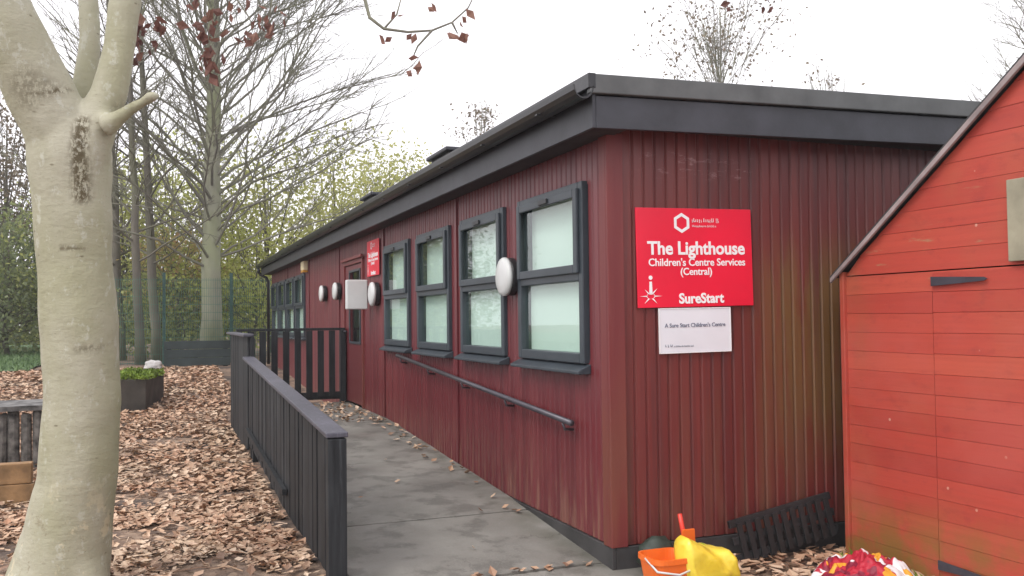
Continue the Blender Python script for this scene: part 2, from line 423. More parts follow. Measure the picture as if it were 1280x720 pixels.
def tag(o, label=None, cat=None, group=None, kind=None):
    if label: o['label'] = label
    if cat: o['category'] = cat
    if group: o['group'] = group
    if kind: o['kind'] = kind
    return o
def thing(name, label, cat, loc=(0, 0, 0), group=None):
    o = D.objects.new(name, None); COL.objects.link(o); o.location = loc; o.empty_display_size = .1
    return tag(o, label, cat, group)
def copy_tree(o, parent=None):
    c = o.copy(); COL.objects.link(c)
    if parent: c.parent = parent
    for ch in [x for x in D.objects if x.parent == o]: copy_tree(ch, c)
    return c
def text_mesh(txt, size, bold=0.0, align='CENTER', space=1.0):
    cu = D.curves.new('lettering', 'FONT'); cu.body = txt; cu.size = size; cu.align_x = align; cu.align_y = 'CENTER'
    cu.offset = bold; cu.extrude = .0012; cu.space_character = space; cu.resolution_u = 4
    o = D.objects.new('lettering', cu); COL.objects.link(o)
    dg = bpy.context.evaluated_depsgraph_get(); me = D.meshes.new_from_object(o.evaluated_get(dg))
    D.objects.remove(o); D.curves.remove(cu); return me
def place_mesh(me, name, mat, parent, mtx):
    me.transform(Matrix.Translation(-world_of(parent)) @ mtx); me.materials.clear(); me.materials.append(MAT[mat])
    o = D.objects.new(name, me); COL.objects.link(o); o.parent = parent; return o

# ------------------------------------------------------------------ ground profile
def zg(x, y):
    t = max(0, min(1, (y-9)/13.0)); z = .5*t*t*(3-2*t)
    return z
W = 2.45           # side wall plane X
YE = 4.75          # end wall plane Y
YF = 21.39         # far end of the building
XR = 10.6          # far long side of the building
g = MB(); nx, ny = 60, 90
xs = [-70 + 140*i/nx for i in range(nx+1)]
ys = [-6 + (i/ny)**1.8*120 for i in range(ny+1)]
g.add([(x, y, zg(x, y) + .03*noise.noise((x*.5, y*.5, 0))*(1 if abs(x) < 40 else 0)*(1 if y > 9 else 0)) for y in ys for x in xs],
      [(j*(nx+1)+i, j*(nx+1)+i+1, (j+1)*(nx+1)+i+1, (j+1)*(nx+1)+i) for j in range(ny) for i in range(nx)])
tag(g.build('ground', 'leafy_soil', smooth=True), kind='structure')
# lawn behind, on the left
lw = MB(); pts = []
for j in range(24):
    for i in range(24):
        x = -24+i*(21.6/23) + (.25*noise.noise((j*.6, 1, 2)) if i == 23 else 0); y = 20.8+j*1.6
        pts.append((x, y, zg(x, y)+.045))
lw.add(pts, [(j*24+i, j*24+i+1, (j+1)*24+i+1, (j+1)*24+i) for j in range(23) for i in range(23)])
tag(lw.build('lawn', 'grass_base'), kind='structure')

# ramp and path
def zr(y):
    if y < 4.6: return .012
    if y < 6.4: return .012 + (.155-.012)*(y-4.6)/1.8
    if y < 10.2: return .155+(.355-.155)*(y-6.4)/3.8
    return .355
rp = MB()
def slab(y0, y1, x0, x1, drop=0.0):
    n = max(1, int((y1-y0)/.3))
    for k in range(n):
        a, b_ = y0+(y1-y0)*k/n, y0+(y1-y0)*(k+1)/n
        za, zb = zr(a)-drop, zr(b_)-drop
        rp.hexa([(x0, a, -.1), (x1, a, -.1), (x1, b_, -.1), (x0, b_, -.1)], [(x0, a, za), (x1, a, za), (x1, b_, zb), (x0, b_, zb)])
def ramp_sheet():
    mb = MB()
    joints = [(-1.0, 2.9), (2.915, 4.86), (4.885, 6.02), (6.04, 7.9), (7.915, 10.2), (10.21, 12.68)]
    for a, b_ in joints:
        x0 = 1.0 if a > 4 else .62
        x1 = W-.005 if a > 4.8 else 2.62
        n = max(1, int((b_-a)/.25)); prev = None
        top = []; 
        for k in range(n+1):
            y = a+(b_-a)*k/n
            row = []
            for i in range(9):
                x = x0+(x1-x0)*i/8
                row.append((x, y + (.035*noise.noise((x*2.3, a*3, 0)) if k in (0,) and a > 4 else 0), zr(y)+.006*noise.noise((x*1.6, y*1.6, 3))))
            top.append(row)
        vs = [p for r_ in top for p in r_]; m_ = 9
        fs = [(k*m_+i, k*m_+i+1, (k+1)*m_+i+1, (k+1)*m_+i) for k in range(n) for i in range(8)]
        # skirts of the slab
        rim = [k*m_ for k in range(n, -1, -1)] + [i for i in range(1, 9)] + [k*m_+8 for k in range(1, n+1)] + [n*m_+i for i in range(7, 0, -1)]
        o = len(vs)
        vs += [(vs[i][0], vs[i][1], -.12) for i in rim]
        q = len(rim)
        fs += [(rim[i], o+i, o+(i+1) % q, rim[(i+1) % q]) for i in range(q)]
        mb.add(vs, fs)
    return mb
tag(ramp_sheet().build('path', 'path_concrete'), kind='structure')
# dark fill in the slab joints
tag(MB().box(1.01, W-.01, 4.8, 12.6, -.09, -.03).build('path_base', 'skirt_black'), kind='structure')

# ------------------------------------------------------------------ the red portable building
bld = thing('portable_building', 'long low dark red timber clad cabin with grey windows and flat black edged roof', 'building', (W, YE, 0))
PITCHB, GROOVE, DEP = .075, .030, .012
def strips(s0, s1, z0, z1, holes, put):
    """grooved boards from s0 to s1; put(s, depth, z) gives the point; every board its own island"""
    mb = MB(); k = 0; s = s0
    while s < s1-1e-6:
        e = min(s+PITCHB, s1); mid = (s+e)/2; iv = [(z0, z1)]
        for a, b_, c, d in holes:
            if a < mid < b_:
                new = []
                for p, q in iv:
                    if c > p: new.append((p, min(q, c)))
                    if d < q: new.append((max(p, d), q))
                iv = [t for t in new if t[1]-t[0] > 1e-4]
        g2 = GROOVE; w_ = random.uniform(-.0015, .0015)
        prof = [(s, DEP), (s+g2*.3, 0+w_), (e-g2*.5, 0+w_), (e-g2*.2, DEP), (e, DEP)]
        for p, q in iv:
            vs = [put(a, d, p) for a, d in prof] + [put(a, d, q) for a, d in prof]; n = len(prof)
            mb.add(vs, [(i, i+1, n+i+1, n+i) for i in range(n-1)])
        s = e; k += 1
    return mb
ZB, ZT = .155, 2.62
wins = [(5.04, 6.12), (6.41, 7.46), (7.79, 8.86), (9.19, 10.27)]
far_w = [(16.35+k*1.24, 16.35+k*1.24+1.06) for k in range(4)]
WZ0, WZ1 = 1.19, 2.306
DY0, DY1, DZ0, DZ1 = 11.46, 12.72, .36, 2.27
holes = [(a+.03, b_-.03, WZ0+.02, WZ1-.02) for a, b_ in wins+far_w] + [(DY0+.03, DY1-.03, 0, DZ1-.03)]
strips(YE+.06, YF, ZB, ZT, holes, lambda s, d, z: (W+d, s, z)).build('side_wall', 'clad_side', bld)
strips(W+.085, XR, ZB, ZT+.1, [], lambda s, d, z: (s, YE+d, z)).build('end_wall', 'clad_end', bld)
MB().box(XR-.05, XR, YE+.06, YF-.06, .1, ZT+.02).build('rear_wall', 'clad_side', bld)
MB().box(W+.06, XR, YF-.05, YF, .1, ZT).build('far_wall', 'clad_side', bld)
MB().box(W+.06, XR-.06, YE+.06, YF-.06, .28, .33).build('floor_deck', 'room_plaster', bld)
MB().box(W+.06, XR-.06, YE+.06, YF-.06, 2.45, 2.49).build('inner_ceiling', 'room_plaster', bld)
# dividing partitions so that each room reads dark behind the glass
MB().box(W+3.2, W+3.28, YE+.06, YF-.06, .33, 2.45).build('inner_partition', 'room_plaster', bld)
# corner trims and cover strips over the panel joints
MB().box(W-.022, W+.085, YE-.022, YE-.001, ZB-.005, ZT-.08).build('corner_trim', 'corner_wood', bld, .004)
MB().box(W-.022, W-.001, YE-.0005, YE+.085, ZB-.005, ZT-.08).build('corner_trim', 'corner_wood', bld, .004)
for k in range(1, 6):
    y = 4.887+2.75*k
    MB().box(W-.016, W-.001, y-.028, y+.028, max(ZB, zr(y)+.01) if y < 12.6 else ZB, ZT-.1).build('cover_strip', 'clad_side', bld, .003)
# plinth boards below the cladding
MB().box(W-.014, W+.01, YE-.012, YF, -.15, ZB-.006).build('plinth_board', 'skirt_black', bld, .003)
MB().box(W+.011, XR, YE-.012, YE+.012, -.15, ZB-.006).build('plinth_board', 'skirt_black', bld, .003)
# roof
XO, YO = 2.25, 4.52
RSL = .021
def rz(x): return 2.79+RSL*(min(x, 6.5)-2.25)-RSL*max(0, x-6.5)
rf = MB()
rxs = [XO-.02, 6.5, XR+.2]
for a, b_ in zip(rxs, rxs[1:]):
    rf.hexa([(a, YO+.02, rz(a)-.06), (b_, YO+.02, rz(b_)-.06), (b_, YF+.25, rz(b_)-.06), (a, YF+.25, rz(a)-.06)],
            [(a, YO+.02, rz(a)), (b_, YO+.02, rz(b_)), (b_, YF+.25, rz(b_)), (a, YF+.25, rz(a))])
rf.build('roof', 'roof_felt', bld)
def slope_board(y0, y1, dz0, dz1, x0, x1):
    mb = MB()
    for a, b_ in ((x0, 6.5), (6.5, x1)):
        mb.hexa([(a, y0, rz(a)+dz0), (b_, y0, rz(b_)+dz0), (b_, y1, rz(b_)+dz0), (a, y1, rz(a)+dz0)],
                [(a, y0, rz(a)+dz1), (b_, y0, rz(b_)+dz1), (b_, y1, rz(b_)+dz1), (a, y1, rz(a)+dz1)])
    return mb
slope_board(YO-.028, YO+.018, -.088, .02, XO-.035, XR+.2).build('roof_capping', 'capping_grey', bld, .006)
slope_board(YO, YO+.022, -.275, -.095, XO+.012, XR+.2).build('fascia', 'fascia_black', bld, .003)
# long side fascia, soffit and gutter
MB().box(XO-.01, XO+.011, YO, YF+.25, rz(XO)-.275, rz(XO)-.065).build('fascia', 'fascia_black', bld, .003)
MB().box(XO+.012, W+.03, YO+.03, YF+.2, rz(XO)-.262, rz(XO)-.25).build('soffit', 'soffit_dark', bld)
MB().box(W+.031, XR+.1, YO+.024, YE+.03, rz(XO)-.215, rz(XO)-.205).build('soffit', 'soffit_dark', bld)
gut = MB(); prof = []
for k in range(9):
    a = math.pi*k/8; prof.append((-math.cos(a)*.062, -math.sin(a)*.075))
inner = [(x*.9, z*.9) for x, z in reversed(prof)]
pl = [(XO-.075+x, YO-.03, rz(XO)-.05+z) for x, z in prof+inner]
gut.prism(pl, (0, YF+.28-YO, 0))
gt = gut.build('gutter', 'gutter_black', bld)
for k in range(17):
    y = YO+.5+k*1.0
    MB().box(XO-.137, XO-.011, y-.015, y+.015, rz(XO)-.112, rz(XO)-.104).build('gutter_bracket', 'gutter_black', gt)
MB().box(XO-.045, XO+.0, YO-.03, YF+.27, rz(XO)-.062, rz(XO)+.022).build('roof_capping', 'gutter_black', bld, .004)
dp = MB(); yd = YF+.17
dp.tube([(XO-.075, yd, rz(XO)-.09), (XO-.075, yd, rz(XO)-.19), (XO-.02, yd, rz(XO)-.27), (W-.10, yd-.02, rz(XO)-.33), (W-.06, yd-.03, rz(XO)-.42), (W-.06, yd-.03, zg(0, yd))], .034, 10)
dp.build('downpipe', 'gutter_black', bld, smooth=True)
# roof ventilator
for vy in (11.3, 8.2):
  rv = MB().box(XO+.22, XO+.62, vy-.28, vy+.28, rz(XO)-.01, rz(XO)+.2).build('roof_vent', 'roof_felt', bld, .01)
  MB().box(XO+.18, XO+.66, vy-.33, vy+.33, rz(XO)+.202, rz(XO)+.24).build('cowl', 'fascia_black', rv, .01)

def window(y0, y1, curtain, upper_sky_blind):
    z0, z1 = WZ0, WZ1; fwid = .062; xo = W-.034; xi = W+.07; zt = 1.735
    f = MB()
    f.box(xo, xi, y0, y0+fwid, z0, z1); f.box(xo, xi, y1-fwid, y1, z0, z1)
    f.box(xo, xi, y0+fwid+.0005, y1-fwid-.0005, z1-fwid, z1); f.box(xo, xi, y0+fwid+.0005, y1-fwid-.0005, z0, z0+fwid)
    f.box(xo, xi, y0+fwid+.0005, y1-fwid-.0005, zt-.038, zt+.03)
    w = f.build('window', 'frame_grey', bld, .006)
    # top-hung opening light, its sash standing proud of the frame
    a, b_, c, d = y0+fwid-.022, y1-fwid+.022, zt+.008, z1-fwid+.022; t = .055; so = W-.056; si = W-.0345
    s = MB(); s.box(so, si, a, a+t, c, d); s.box(so, si, b_-t, b_, c, d); s.box(so, si, a+t+.0005, b_-t-.0005, d-t, d); s.box(so, si, a+t+.0005, b_-t-.0005, c, c+t)
    s.build('sash', 'frame_grey', w, .006)
    ym = (y0+y1)/2
    MB().box(so-.014, so-.0005, ym-.07, ym+.07, d-.045, d-.012).build('trickle_vent', 'black_plastic', w, .004)
    MB().box(W-.022, W-.016, a+t-.005, b_-t+.005, c+t-.005, d-t+.005).build('pane', 'glass', w)
    MB().box(W-.004, W+.002, y0+fwid-.004, y1-fwid+.004, z0+fwid-.004, zt-.038+.004).build('pane', 'glass', w)
    sl = MB().add([(W-.085, y0-.03, 1.128), (W-.085, y1+.03, 1.128), (W-.085, y1+.03, 1.148), (W-.085, y0-.03, 1.148),
                   (W+.0, y0-.03, 1.128), (W+.0, y1+.03, 1.128), (W+.0, y1+.03, 1.188), (W+.0, y0-.03, 1.188)],
                  [(0,1,2,3),(5,4,7,6),(0,4,5,1),(1,5,6,2),(2,6,7,3),(3,7,4,0)])
    sl.build('sill', 'frame_grey', w, .004)
    MB().box(W+.045, W+.05, y0+fwid-.01, y1-fwid+.01, z0+fwid-.01, zt).build('blind', 'blind', w)
    if upper_sky_blind > 0:  # curtain at some windows; widened pale sheet imitates bright sky reflected in the pane
        yy = y1-fwid+.01; MB().box(W+.06, W+.065, yy-(y1-y0)*upper_sky_blind, yy, zt-.02, z1-.03).build('blind', 'blind', w)
    return w
window(*wins[0], True, .95)
window(*wins[1], True, .95)
window(*wins[2], False, .95)
window(*wins[3], False, .95)
for a, b_ in far_w: window(a, b_, False, .5)

# entrance door
f = MB(); xo, xi = W-.03, W+.07
f.box(xo, xi, DY0, DY0+.06, DZ0, DZ1); f.box(xo, xi, DY1-.06, DY1, DZ0, DZ1); f.box(xo, xi, DY0+.0605, DY1-.0605, DZ1-.06, DZ1)
f.box(W-.06, W-.031, DY0-.05, DY1+.05, DZ1-.005, DZ1+.035)
dr = f.build('door', 'corner_wood', bld, .004)
a, b_ = DY0+.065, DY1-.065
lf = MB(); xl0, xl1 = W-.005, W+.04
lf.box(xl0, xl1, a, b_, DZ0+.02, 1.18); lf.box(xl0, xl1, a, b_, 2.12, DZ1-.065)
lf.box(xl0, xl1, a, a+.16, 1.18, 2.12); lf.box(xl0, xl1, b_-.3, b_, 1.18, 2.12)
lf.build('door_leaf', 'clad_side', dr, .003)
vf = MB(); p0, p1 = a+.16, b_-.3
vf.box(W-.018, W-.0055, p0-.03, p0+.01, 1.16, 2.14); vf.box(W-.018, W-.0055, p1-.01, p1+.03, 1.16, 2.14); vf.box(W-.018, W-.0055, p0+.0105, p1-.0105, 2.11, 2.14); vf.box(W-.018, W-.0055, p0+.0105, p1-.0105, 1.16, 1.19)
vf.build('glazing_bead', 'frame_grey', dr, .002)
MB().box(W+.015, W+.021, p0, p1, 1.18, 2.12).build('pane', 'glass', dr)
MB().tube([(W-.005, b_-.08, 1.32), (W-.05, b_-.08, 1.32), (W-.05, b_-.2, 1.32)], .011, 8).build('handle', 'rail_metal', dr, smooth=True)

# wall handrail
hr = thing('wall_handrail', 'long sloping metal handrail fixed to the red wall below the windows', 'handrail', (W, 7.2, .95))
ra, rb = Vector((W-.075, 5.14, .825)), Vector((W-.075, 9.5, 1.093))
MB().tube([ra, rb], .019, 12).build('rail', 'rail_metal', hr, smooth=True)
for k in range(5):
    p = ra.lerp(rb, .03+.235*k)
    MB().tube([p+Vector((0, 0, -.02)), p+Vector((.012, 0, -.06)), p+Vector((.072, 0, -.065))], .009, 6).build('bracket', 'rail_metal', hr, smooth=True)
    
# ------------------------------------------------------------------ lamps on the wall
def bulkhead(y, z, r_, label, standoff=.05):
    t = thing('bulkhead_lamp', label, 'wall lamp', (W, y, z), 'round bulkhead lamps along the side wall')
    MB().lathe((W-.0165, y, z), (-1, 0, 0), [(r_*.98, 0), (r_*.98, standoff*.8), (r_*.94, standoff)], 28).build('base', 'black_plastic', t)
    MB().lathe((W-.0165-standoff-.001, y, z), (-1, 0, 0), [(r_*1.0, 0), (r_*1.0, .018), (r_*.95, .030), (r_*.80, .040), (r_*.4, .046), (.004, .047)], 28).build('diffuser', 'white_plastic', t, smooth=True)
    return t
bulkhead(6.265, 1.775, .142, 'large round white bulkhead lamp between the two nearest windows')
bulkhead(10.66, 1.775, .142, 'round white bulkhead lamp under the small red sign, behind a white box')
bulkhead(13.05, 1.885, .125, 'round white bulkhead lamp just beyond the entrance door')
bulkhead(14.2, 1.885, .125, 'farthest round white bulkhead lamp, midway between the door and the far windows')
# white box on a bracket beside the door
wb = thing('wall_box', 'plain white box standing out from the red wall beside the entrance door', 'box', (W, 10.95, 1.6))
MB().box(W-.33, W-.075, 10.92, 11.02, 1.60, 1.955).build('case', 'white_plastic', wb, .012)
MB().box(W-.085, W-.017, 10.94, 11.0, 1.68, 1.88).build('bracket', 'black_plastic', wb, .004)
al = thing('alarm_box', 'small cream alarm box with amber base under the eave above the far windows', 'alarm box', (W, 16.1, 2.3))
MB().box(W-.10, W-.017, 15.95, 16.25, 2.34, 2.50).build('case', 'cream_plastic', al, .012)
MB().box(W-.098, W-.017, 15.96, 16.24, 2.305, 2.338).build('lens', 'amber_plastic', al, .006)

# ------------------------------------------------------------------ signs
def basis(origin, ex, ez):
    ex = Vector(ex); ez = Vector(ez); n = ex.cross(ez)
    m = Matrix((ex, ez, n)).transposed().to_4x4(); m.translation = Vector(origin); return m
def flat(mb_pts_list, m):
    mb = MB()
    for poly in mb_pts_list:
        p = [m @ Vector((a, b_, .0)) for a, b_ in poly]; mb.prism(p, (m.to_3x3() @ Vector((0, 0, .0012))))
    return mb
def scribble(x0, x1, y, h, seed):
    rnd = random.Random(seed); out = []; x = x0
    while x < x1:
        w = rnd.uniform(.25, .55)*h; b0 = y-h*rnd.choice([.5, .5, .7]); t = y+h*rnd.choice([.2, .25, .55])
        out.append([(x, b0), (x+w*.35, b0), (x+w*.35, t), (x, t)])
        out.append([(x, y-.5*h), (x+w, y-.5*h), (x+w, y-.28*h), (x, y-.28*h)]) if rnd.random() < .6 else None
        x += w+.16*h + (.4*h if rnd.random() < .12 else 0)
    return out
def red_sign(name, label, m, w, h, thick=.008, tall=False):
    """m maps sign plane (x right, y up, z out of wall), origin at the sign centre on its back"""
    s = thing(name, label, 'sign', m.translation, 'red signs on the cabin')
    mb = MB(); q = [(-w/2, -h/2), (w/2, -h/2), (w/2, h/2), (-w/2, h/2)]
    mb.prism([m @ Vector((a, b_, 0)) for a, b_ in q], m.to_3x3() @ Vector((0, 0, thick)))
    mb.build('panel', 'sign_red', s, .002)
    mf = m @ Matrix.Translation((0, 0, thick+.0012))
    k = w/.8; kh = h/.585
    # hexagon ring emblem and its small two-line name
    cx, cy, ro, ri = -.092*k, .205*kh, .060*k, .040*k
    ring = []
    for i in range(6):
        a0, a1 = R(90+60*i), R(150+60*i)
        ring.append([(cx+ro*math.cos(a0), cy+ro*math.sin(a0)), (cx+ro*math.cos(a1), cy+ro*math.sin(a1)), (cx+ri*math.cos(a1), cy+ri*math.sin(a1)), (cx+ri*math.cos(a0), cy+ri*math.sin(a0))])
    flat(ring, mf).build('emblem', 'sign_white', s)
    flat(scribble(-.02*k, .165*k, .222*kh, .022*k, 3), mf).build('emblem_name', 'sign_white', s)
    flat(scribble(-.02*k, .15*k, .188*kh, .012*k, 4), mf).build('emblem_motto', 'sign_white', s)
    for txt, sz, x, y, bold in (('The Lighthouse', .108, .01, .052, .0028), ("Children's Centre Services", .062, .012, -.030, .0009), ('(Central)', .060, .0, -.085, .0009), ('SureStart', .082, .03, -.245, .0026)):
        place_mesh(text_mesh(txt, sz*k, bold*k), 'lettering', 'sign_white', s, mf @ Matrix.Translation((x*k, y*kh, 0)))
    # splash shaped emblem with a slim upright in the lower left corner
    bx, by = -.315*k, -.225*kh
    sp = []
    rr = [.075, .03, .085, .03, .075, .028, .07, .03, .08, .028, .08, .03]
    for i in range(len(rr)):
        a0, a1, am = R(30*i-13), R(30*i+13), R(30*i)
        sp.append([(bx+.024*k*math.cos(a0), by+.016*k*math.sin(a0)), (bx+.024*k*math.cos(a1), by+.016*k*math.sin(a1)), (bx+rr[i]*k*math.cos(am)*1.05, by+rr[i]*k*math.sin(am)*.62)])
    sp.append([(bx-.010*k, by+.01*k), (bx+.012*k, by+.01*k), (bx+.010*k, by+.085*k), (bx-.006*k, by+.085*k)])
    sp.append([(bx+.002*k+.013*k*math.cos(R(45*i)), by+.108*k+.013*k*math.sin(R(45*i))) for i in range(8)])
    flat(sp, mf).build('splash_emblem', 'sign_white', s)
    return s
mS = basis((3.02, YE-.0125, 1.823), (1, 0, 0), (0, 0, 1))
mS = mS @ Matrix.Rotation(R(.9), 4, 'Z')
red_sign('notice_board', 'big bright red sign with white lettering on the grooved end wall of the cabin', mS, .805, .59)
mT = basis((W-.0175, 10.86, 2.215), (0, -1, 0), (0, 0, 1))
red_sign('notice_board', 'small red sign under the eave on the side wall next to the entrance', mT, .64, .43)
# white notice below the big sign
mN = basis((3.01, YE-.0125, 1.388), (1, 0, 0), (0, 0, 1)) @ Matrix.Rotation(R(.6), 4, 'Z')
nt_ = thing('paper_notice', 'white notice with one grey line of writing under the big red sign', 'notice', mN.translation)
MB().prism([mN @ Vector(p) for p in ((-.243, -.128, 0), (.243, -.128, 0), (.243, .128, 0), (-.243, .128, 0))], mN.to_3x3() @ Vector((0, 0, .006))).build('panel', 'notice_white', nt_, .001)
mNf = mN @ Matrix.Translation((0, 0, .0072))
place_mesh(text_mesh("A Sure Start Children's Centre", .0335, .0005), 'lettering', 'ink_grey', nt_, mNf @ Matrix.Translation((0, .03, 0)))
flat(scribble(-.21, -.16, -.085, .02, 8)+scribble(-.15, -.02, -.092, .009, 9), mNf).build('small_print', 'ink_grey', nt_)
fr = MB()
for a0, a1, b0, b1 in ((-.246, .246, .1285, .134), (-.246, .246, -.134, -.1285), (-.2495, -.2435, -.134, .134), (.2435, .2495, -.134, .134)):
    fr.prism([mN @ Vector(p) for p in ((a0, b0, 0), (a1, b0, 0), (a1, b1, 0), (a0, b1, 0))], mN.to_3x3() @ Vector((0, 0, .009)))
fr.build('edging', 'sign_white', nt_)

# ------------------------------------------------------------------ ramp fence
FX = .925
def boards(mb, y0, y1, top, bot, w=.135, gap=.020, x=FX, t=.022):
    y = y0
    while y < y1-.02:
        e = min(y+w, y1); dx = random.uniform(-.004, .004)
        mb.hexa([(x-t/2+dx, y, bot(y)), (x+t/2+dx, y, bot(y)), (x+t/2+dx, e, bot(e)), (x-t/2+dx, e, bot(e))],
                [(x-t/2+dx, y, top(y)), (x+t/2+dx, y, top(y)), (x+t/2+dx, e, top(e)), (x-t/2+dx, e, top(e))])
        y = e+gap
    return mb
ft = lambda y: .868+(1.10-.868)*(y-5.0)/5.1
sf = thing('ramp_fence', 'black boarded ramp fence with a sloping flat handrail beside the path', 'fence', (FX, 7.5, .1))
boards(MB(), 5.06, 10.05, lambda y: ft(y)-.035, lambda y: max(.03, zr(y)-.16)).build('board_panel', 'fence_black', sf, .003)
for x0, x1 in ((FX-.075, FX+.045),):
    MB().hexa([(x0, 4.97, ft(4.97)-.028), (x1, 4.97, ft(4.97)-.028), (x1, 10.08, ft(10.08)-.028), (x0, 10.08, ft(10.08)-.028)],
              [(x0, 4.97, ft(4.97)), (x1, 4.97, ft(4.97)), (x1, 10.08, ft(10.08)), (x0, 10.08, ft(10.08))]).build('handrail', 'rail_black', sf, .006)
for k in range(4):
    y = 5.01+k*1.66
    MB().box(FX+.0165 if k else FX-.065, FX+.07 if k else FX+.035, y-.045, y+.045, -.1, ft(y)-.036).build('post', 'fence_black', sf, .004)
for dz, xa, xb, ya in ((-.16, FX+.018, FX+.055, 5.1), (-.735, FX-.052, FX-.018, 7.0)):
    MB().hexa([(xa, ya, ft(ya)+dz-.045), (xb, ya, ft(ya)+dz-.045), (xb, 10, ft(10)+dz-.05), (xa, 10, ft(10)+dz-.05)],
              [(xa, ya, ft(ya)+dz), (xb, ya, ft(ya)+dz), (xb, 10, ft(10)+dz), (xa, 10, ft(10)+dz)]).build('cross_rail', 'fence_black', sf)
lfz = 1.335
lf_ = thing('landing_fence', 'taller black boarded fence along the outer side of the door landing', 'fence', (FX, 11.4, .1))
boards(MB(), 10.2, 12.62, lambda y: lfz-.03, lambda y: .1).build('board_panel', 'fence_black', lf_, .003)
MB().box(FX-.06, FX+.05, 10.14, 12.66, lfz-.029, lfz).build('handrail', 'rail_black', lf_, .006)
for y in (10.17, 11.4, 12.6):
    MB().box(FX+.0165, FX+.055, y-.045, y+.045, 0, lfz-.031).build('post', 'fence_black', lf_, .004)
rl = thing('landing_railing', 'open black railing of upright boards across the far end of the landing', 'railing', (1.7, 12.62, .36))
MB().box(FX+.065, W-.03, 12.58, 12.66, lfz+.001, lfz+.036).build('top_rail', 'fence_black', rl, .004)
MB().box(FX+.02, W-.04, 12.6, 12.645, .40, .50).build('bottom_rail', 'fence_black', rl, .004)
MB().box(W-.1, W-.024, 12.575, 12.665, .355, lfz).build('post', 'fence_black', rl, .004)
for k in range(9):
    x = FX+.09+k*.153
    MB().box(x-.042, x+.042, 12.575, 12.597, .44, lfz-.001).build('baluster', 'fence_black', rl, .003)

# ------------------------------------------------------------------ red shed on the right
SX, SY0, SY1 = 3.95, 4.507, 1.80
RY = (SY0+SY1)/2; TS = .7257
shed = thing('garden_shed', 'small bright red boarded shed with a steep gable and ledged door', 'shed', (SX, RY, 0))
def gable_z(y): return 1.731+TS*((SY0-RY)-abs(y-RY))
eave = gable_z(SY0)
def lap_boards(x, dirx, y0f, y1f, z0, z1, ph=.113, door=False):
    """shiplap: each board a wedge, thicker at its lower edge; y0f/y1f give the ends at a height"""
    mb = MB(); z = z0; sag = 0
    while z < z1-.005:
        e = min(z+ph, z1); lip = .0034+random.uniform(-.0006, .0006)
        a0, b0, a1, b1 = y0f(z), y1f(z), y0f(e), y1f(e)
        sn = random.uniform(-.005, .005) if e < z1-.01 else 0
        if a0-b0 > .02:
            mb.hexa([(x-lip*dirx, b0, z+.0008+sag), (x-lip*dirx, a0, z+.0008), (x+.02*dirx, a0, z+.0008), (x+.02*dirx, b0, z+.0008+sag)],
                    [(x-.0015*dirx, b1, e+sn), (x-.0015*dirx, a1, e), (x+.02*dirx, a1, e), (x+.02*dirx, b1, e+sn)])
        z = e; sag = sn
    return mb
apex = gable_z(RY)
def yl(z): return SY0 if z < eave else RY+max(0, (apex-z))/TS
def yr(z): return SY1 if z < eave else RY-max(0, (apex-z))/TS
SD0, SD1, SDZ = 3.842, 2.50, 1.70     # door opening
mbg = MB()
mbg.v, mbg.f = [], []
for piece in (lap_boards(SX, 1, yl, lambda z: SD0 if z < SDZ-.004 else yr(z), .02, SDZ, .112),
              lap_boards(SX, 1, lambda z: SD1, yr, .02, SDZ, .112),
              lap_boards(SX, 1, yl, yr, SDZ+.006, apex-.01, .113)):
    mbg.add(piece.v, piece.f)
mbg.build('gable_wall', 'shed_wood', shed, .0012)
sdoor = lap_boards(SX-.004, 1, lambda z: SD0-.006, lambda z: SD1+.006, .02, SDZ-.006, .112).build('door', 'shed_wood', shed, .002)
hg = MB()
for zc in (1.645, .12):
    hg.prism([(SX-.0275, SD0-.015, zc-.026), (SX-.0275, SD0-.36, zc-.010), (SX-.0275, SD0-.38, zc), (SX-.0275, SD0-.36, zc+.010), (SX-.0275, SD0-.015, zc+.026)], (.005, 0, 0))
    hg.build('strap_hinge', 'hinge', sdoor, .001); hg = MB()
MB().box(SX-.04, SX-.019, 2.97, 3.325, 1.722, 2.125).build('vent_board', 'timber_grey', shed, .004)
MB().box(SX-.026, SX+.02, SY0-.0, SY0+.035, .0, eave+.0).build('corner_trim', 'shed_wood', shed, .004)
MB().box(SX+.021, SX+2.2, SY0-.03, SY0+.012, .0, eave).build('side_wall', 'shed_wood', shed)
MB().box(SX+.021, SX+2.2, SY1, SY1+.03, .0, eave).build('side_wall', 'shed_wood', shed)
MB().add([(SX+2.2, SY0, 0), (SX+2.2, SY1, 0), (SX+2.2, SY1, eave), (SX+2.2, RY, apex), (SX+2.2, SY0, eave)], [(0, 1, 2, 3, 4)]).build('back_wall', 'shed_wood', shed, solid=.03)
for sg in (1, -1):
    ye = RY+sg*(SY0-RY+.087); ze = apex+.030-TS*(SY0-RY+.087)
    n_ = Vector((0, sg*TS, 1)).normalized()*.010
    mb = MB(); a, b_, c, d = (SX-.05, RY, apex+.030), (SX+2.3, RY, apex+.030), (SX+2.3, ye, ze), (SX-.05, ye, ze)
    P = [Vector(p) for p in (a, b_, c, d)]
    mb.hexa(P, [p+n_ for p in P]); mb.build('roof_slope', 'roof_felt', shed)
    mb = MB(); dn = Vector((0, 0, -.038))
    q = [Vector((SX-.055, RY, apex+.028)), Vector((SX-.055, ye, ze-.002)), Vector((SX-.055, ye, ze-.002))+dn*.8, Vector((SX-.055, RY, apex+.028))+dn]
    mb.prism(q, (.018, 0, 0)); mb.build('barge_board', 'timber_verge', shed, .003)
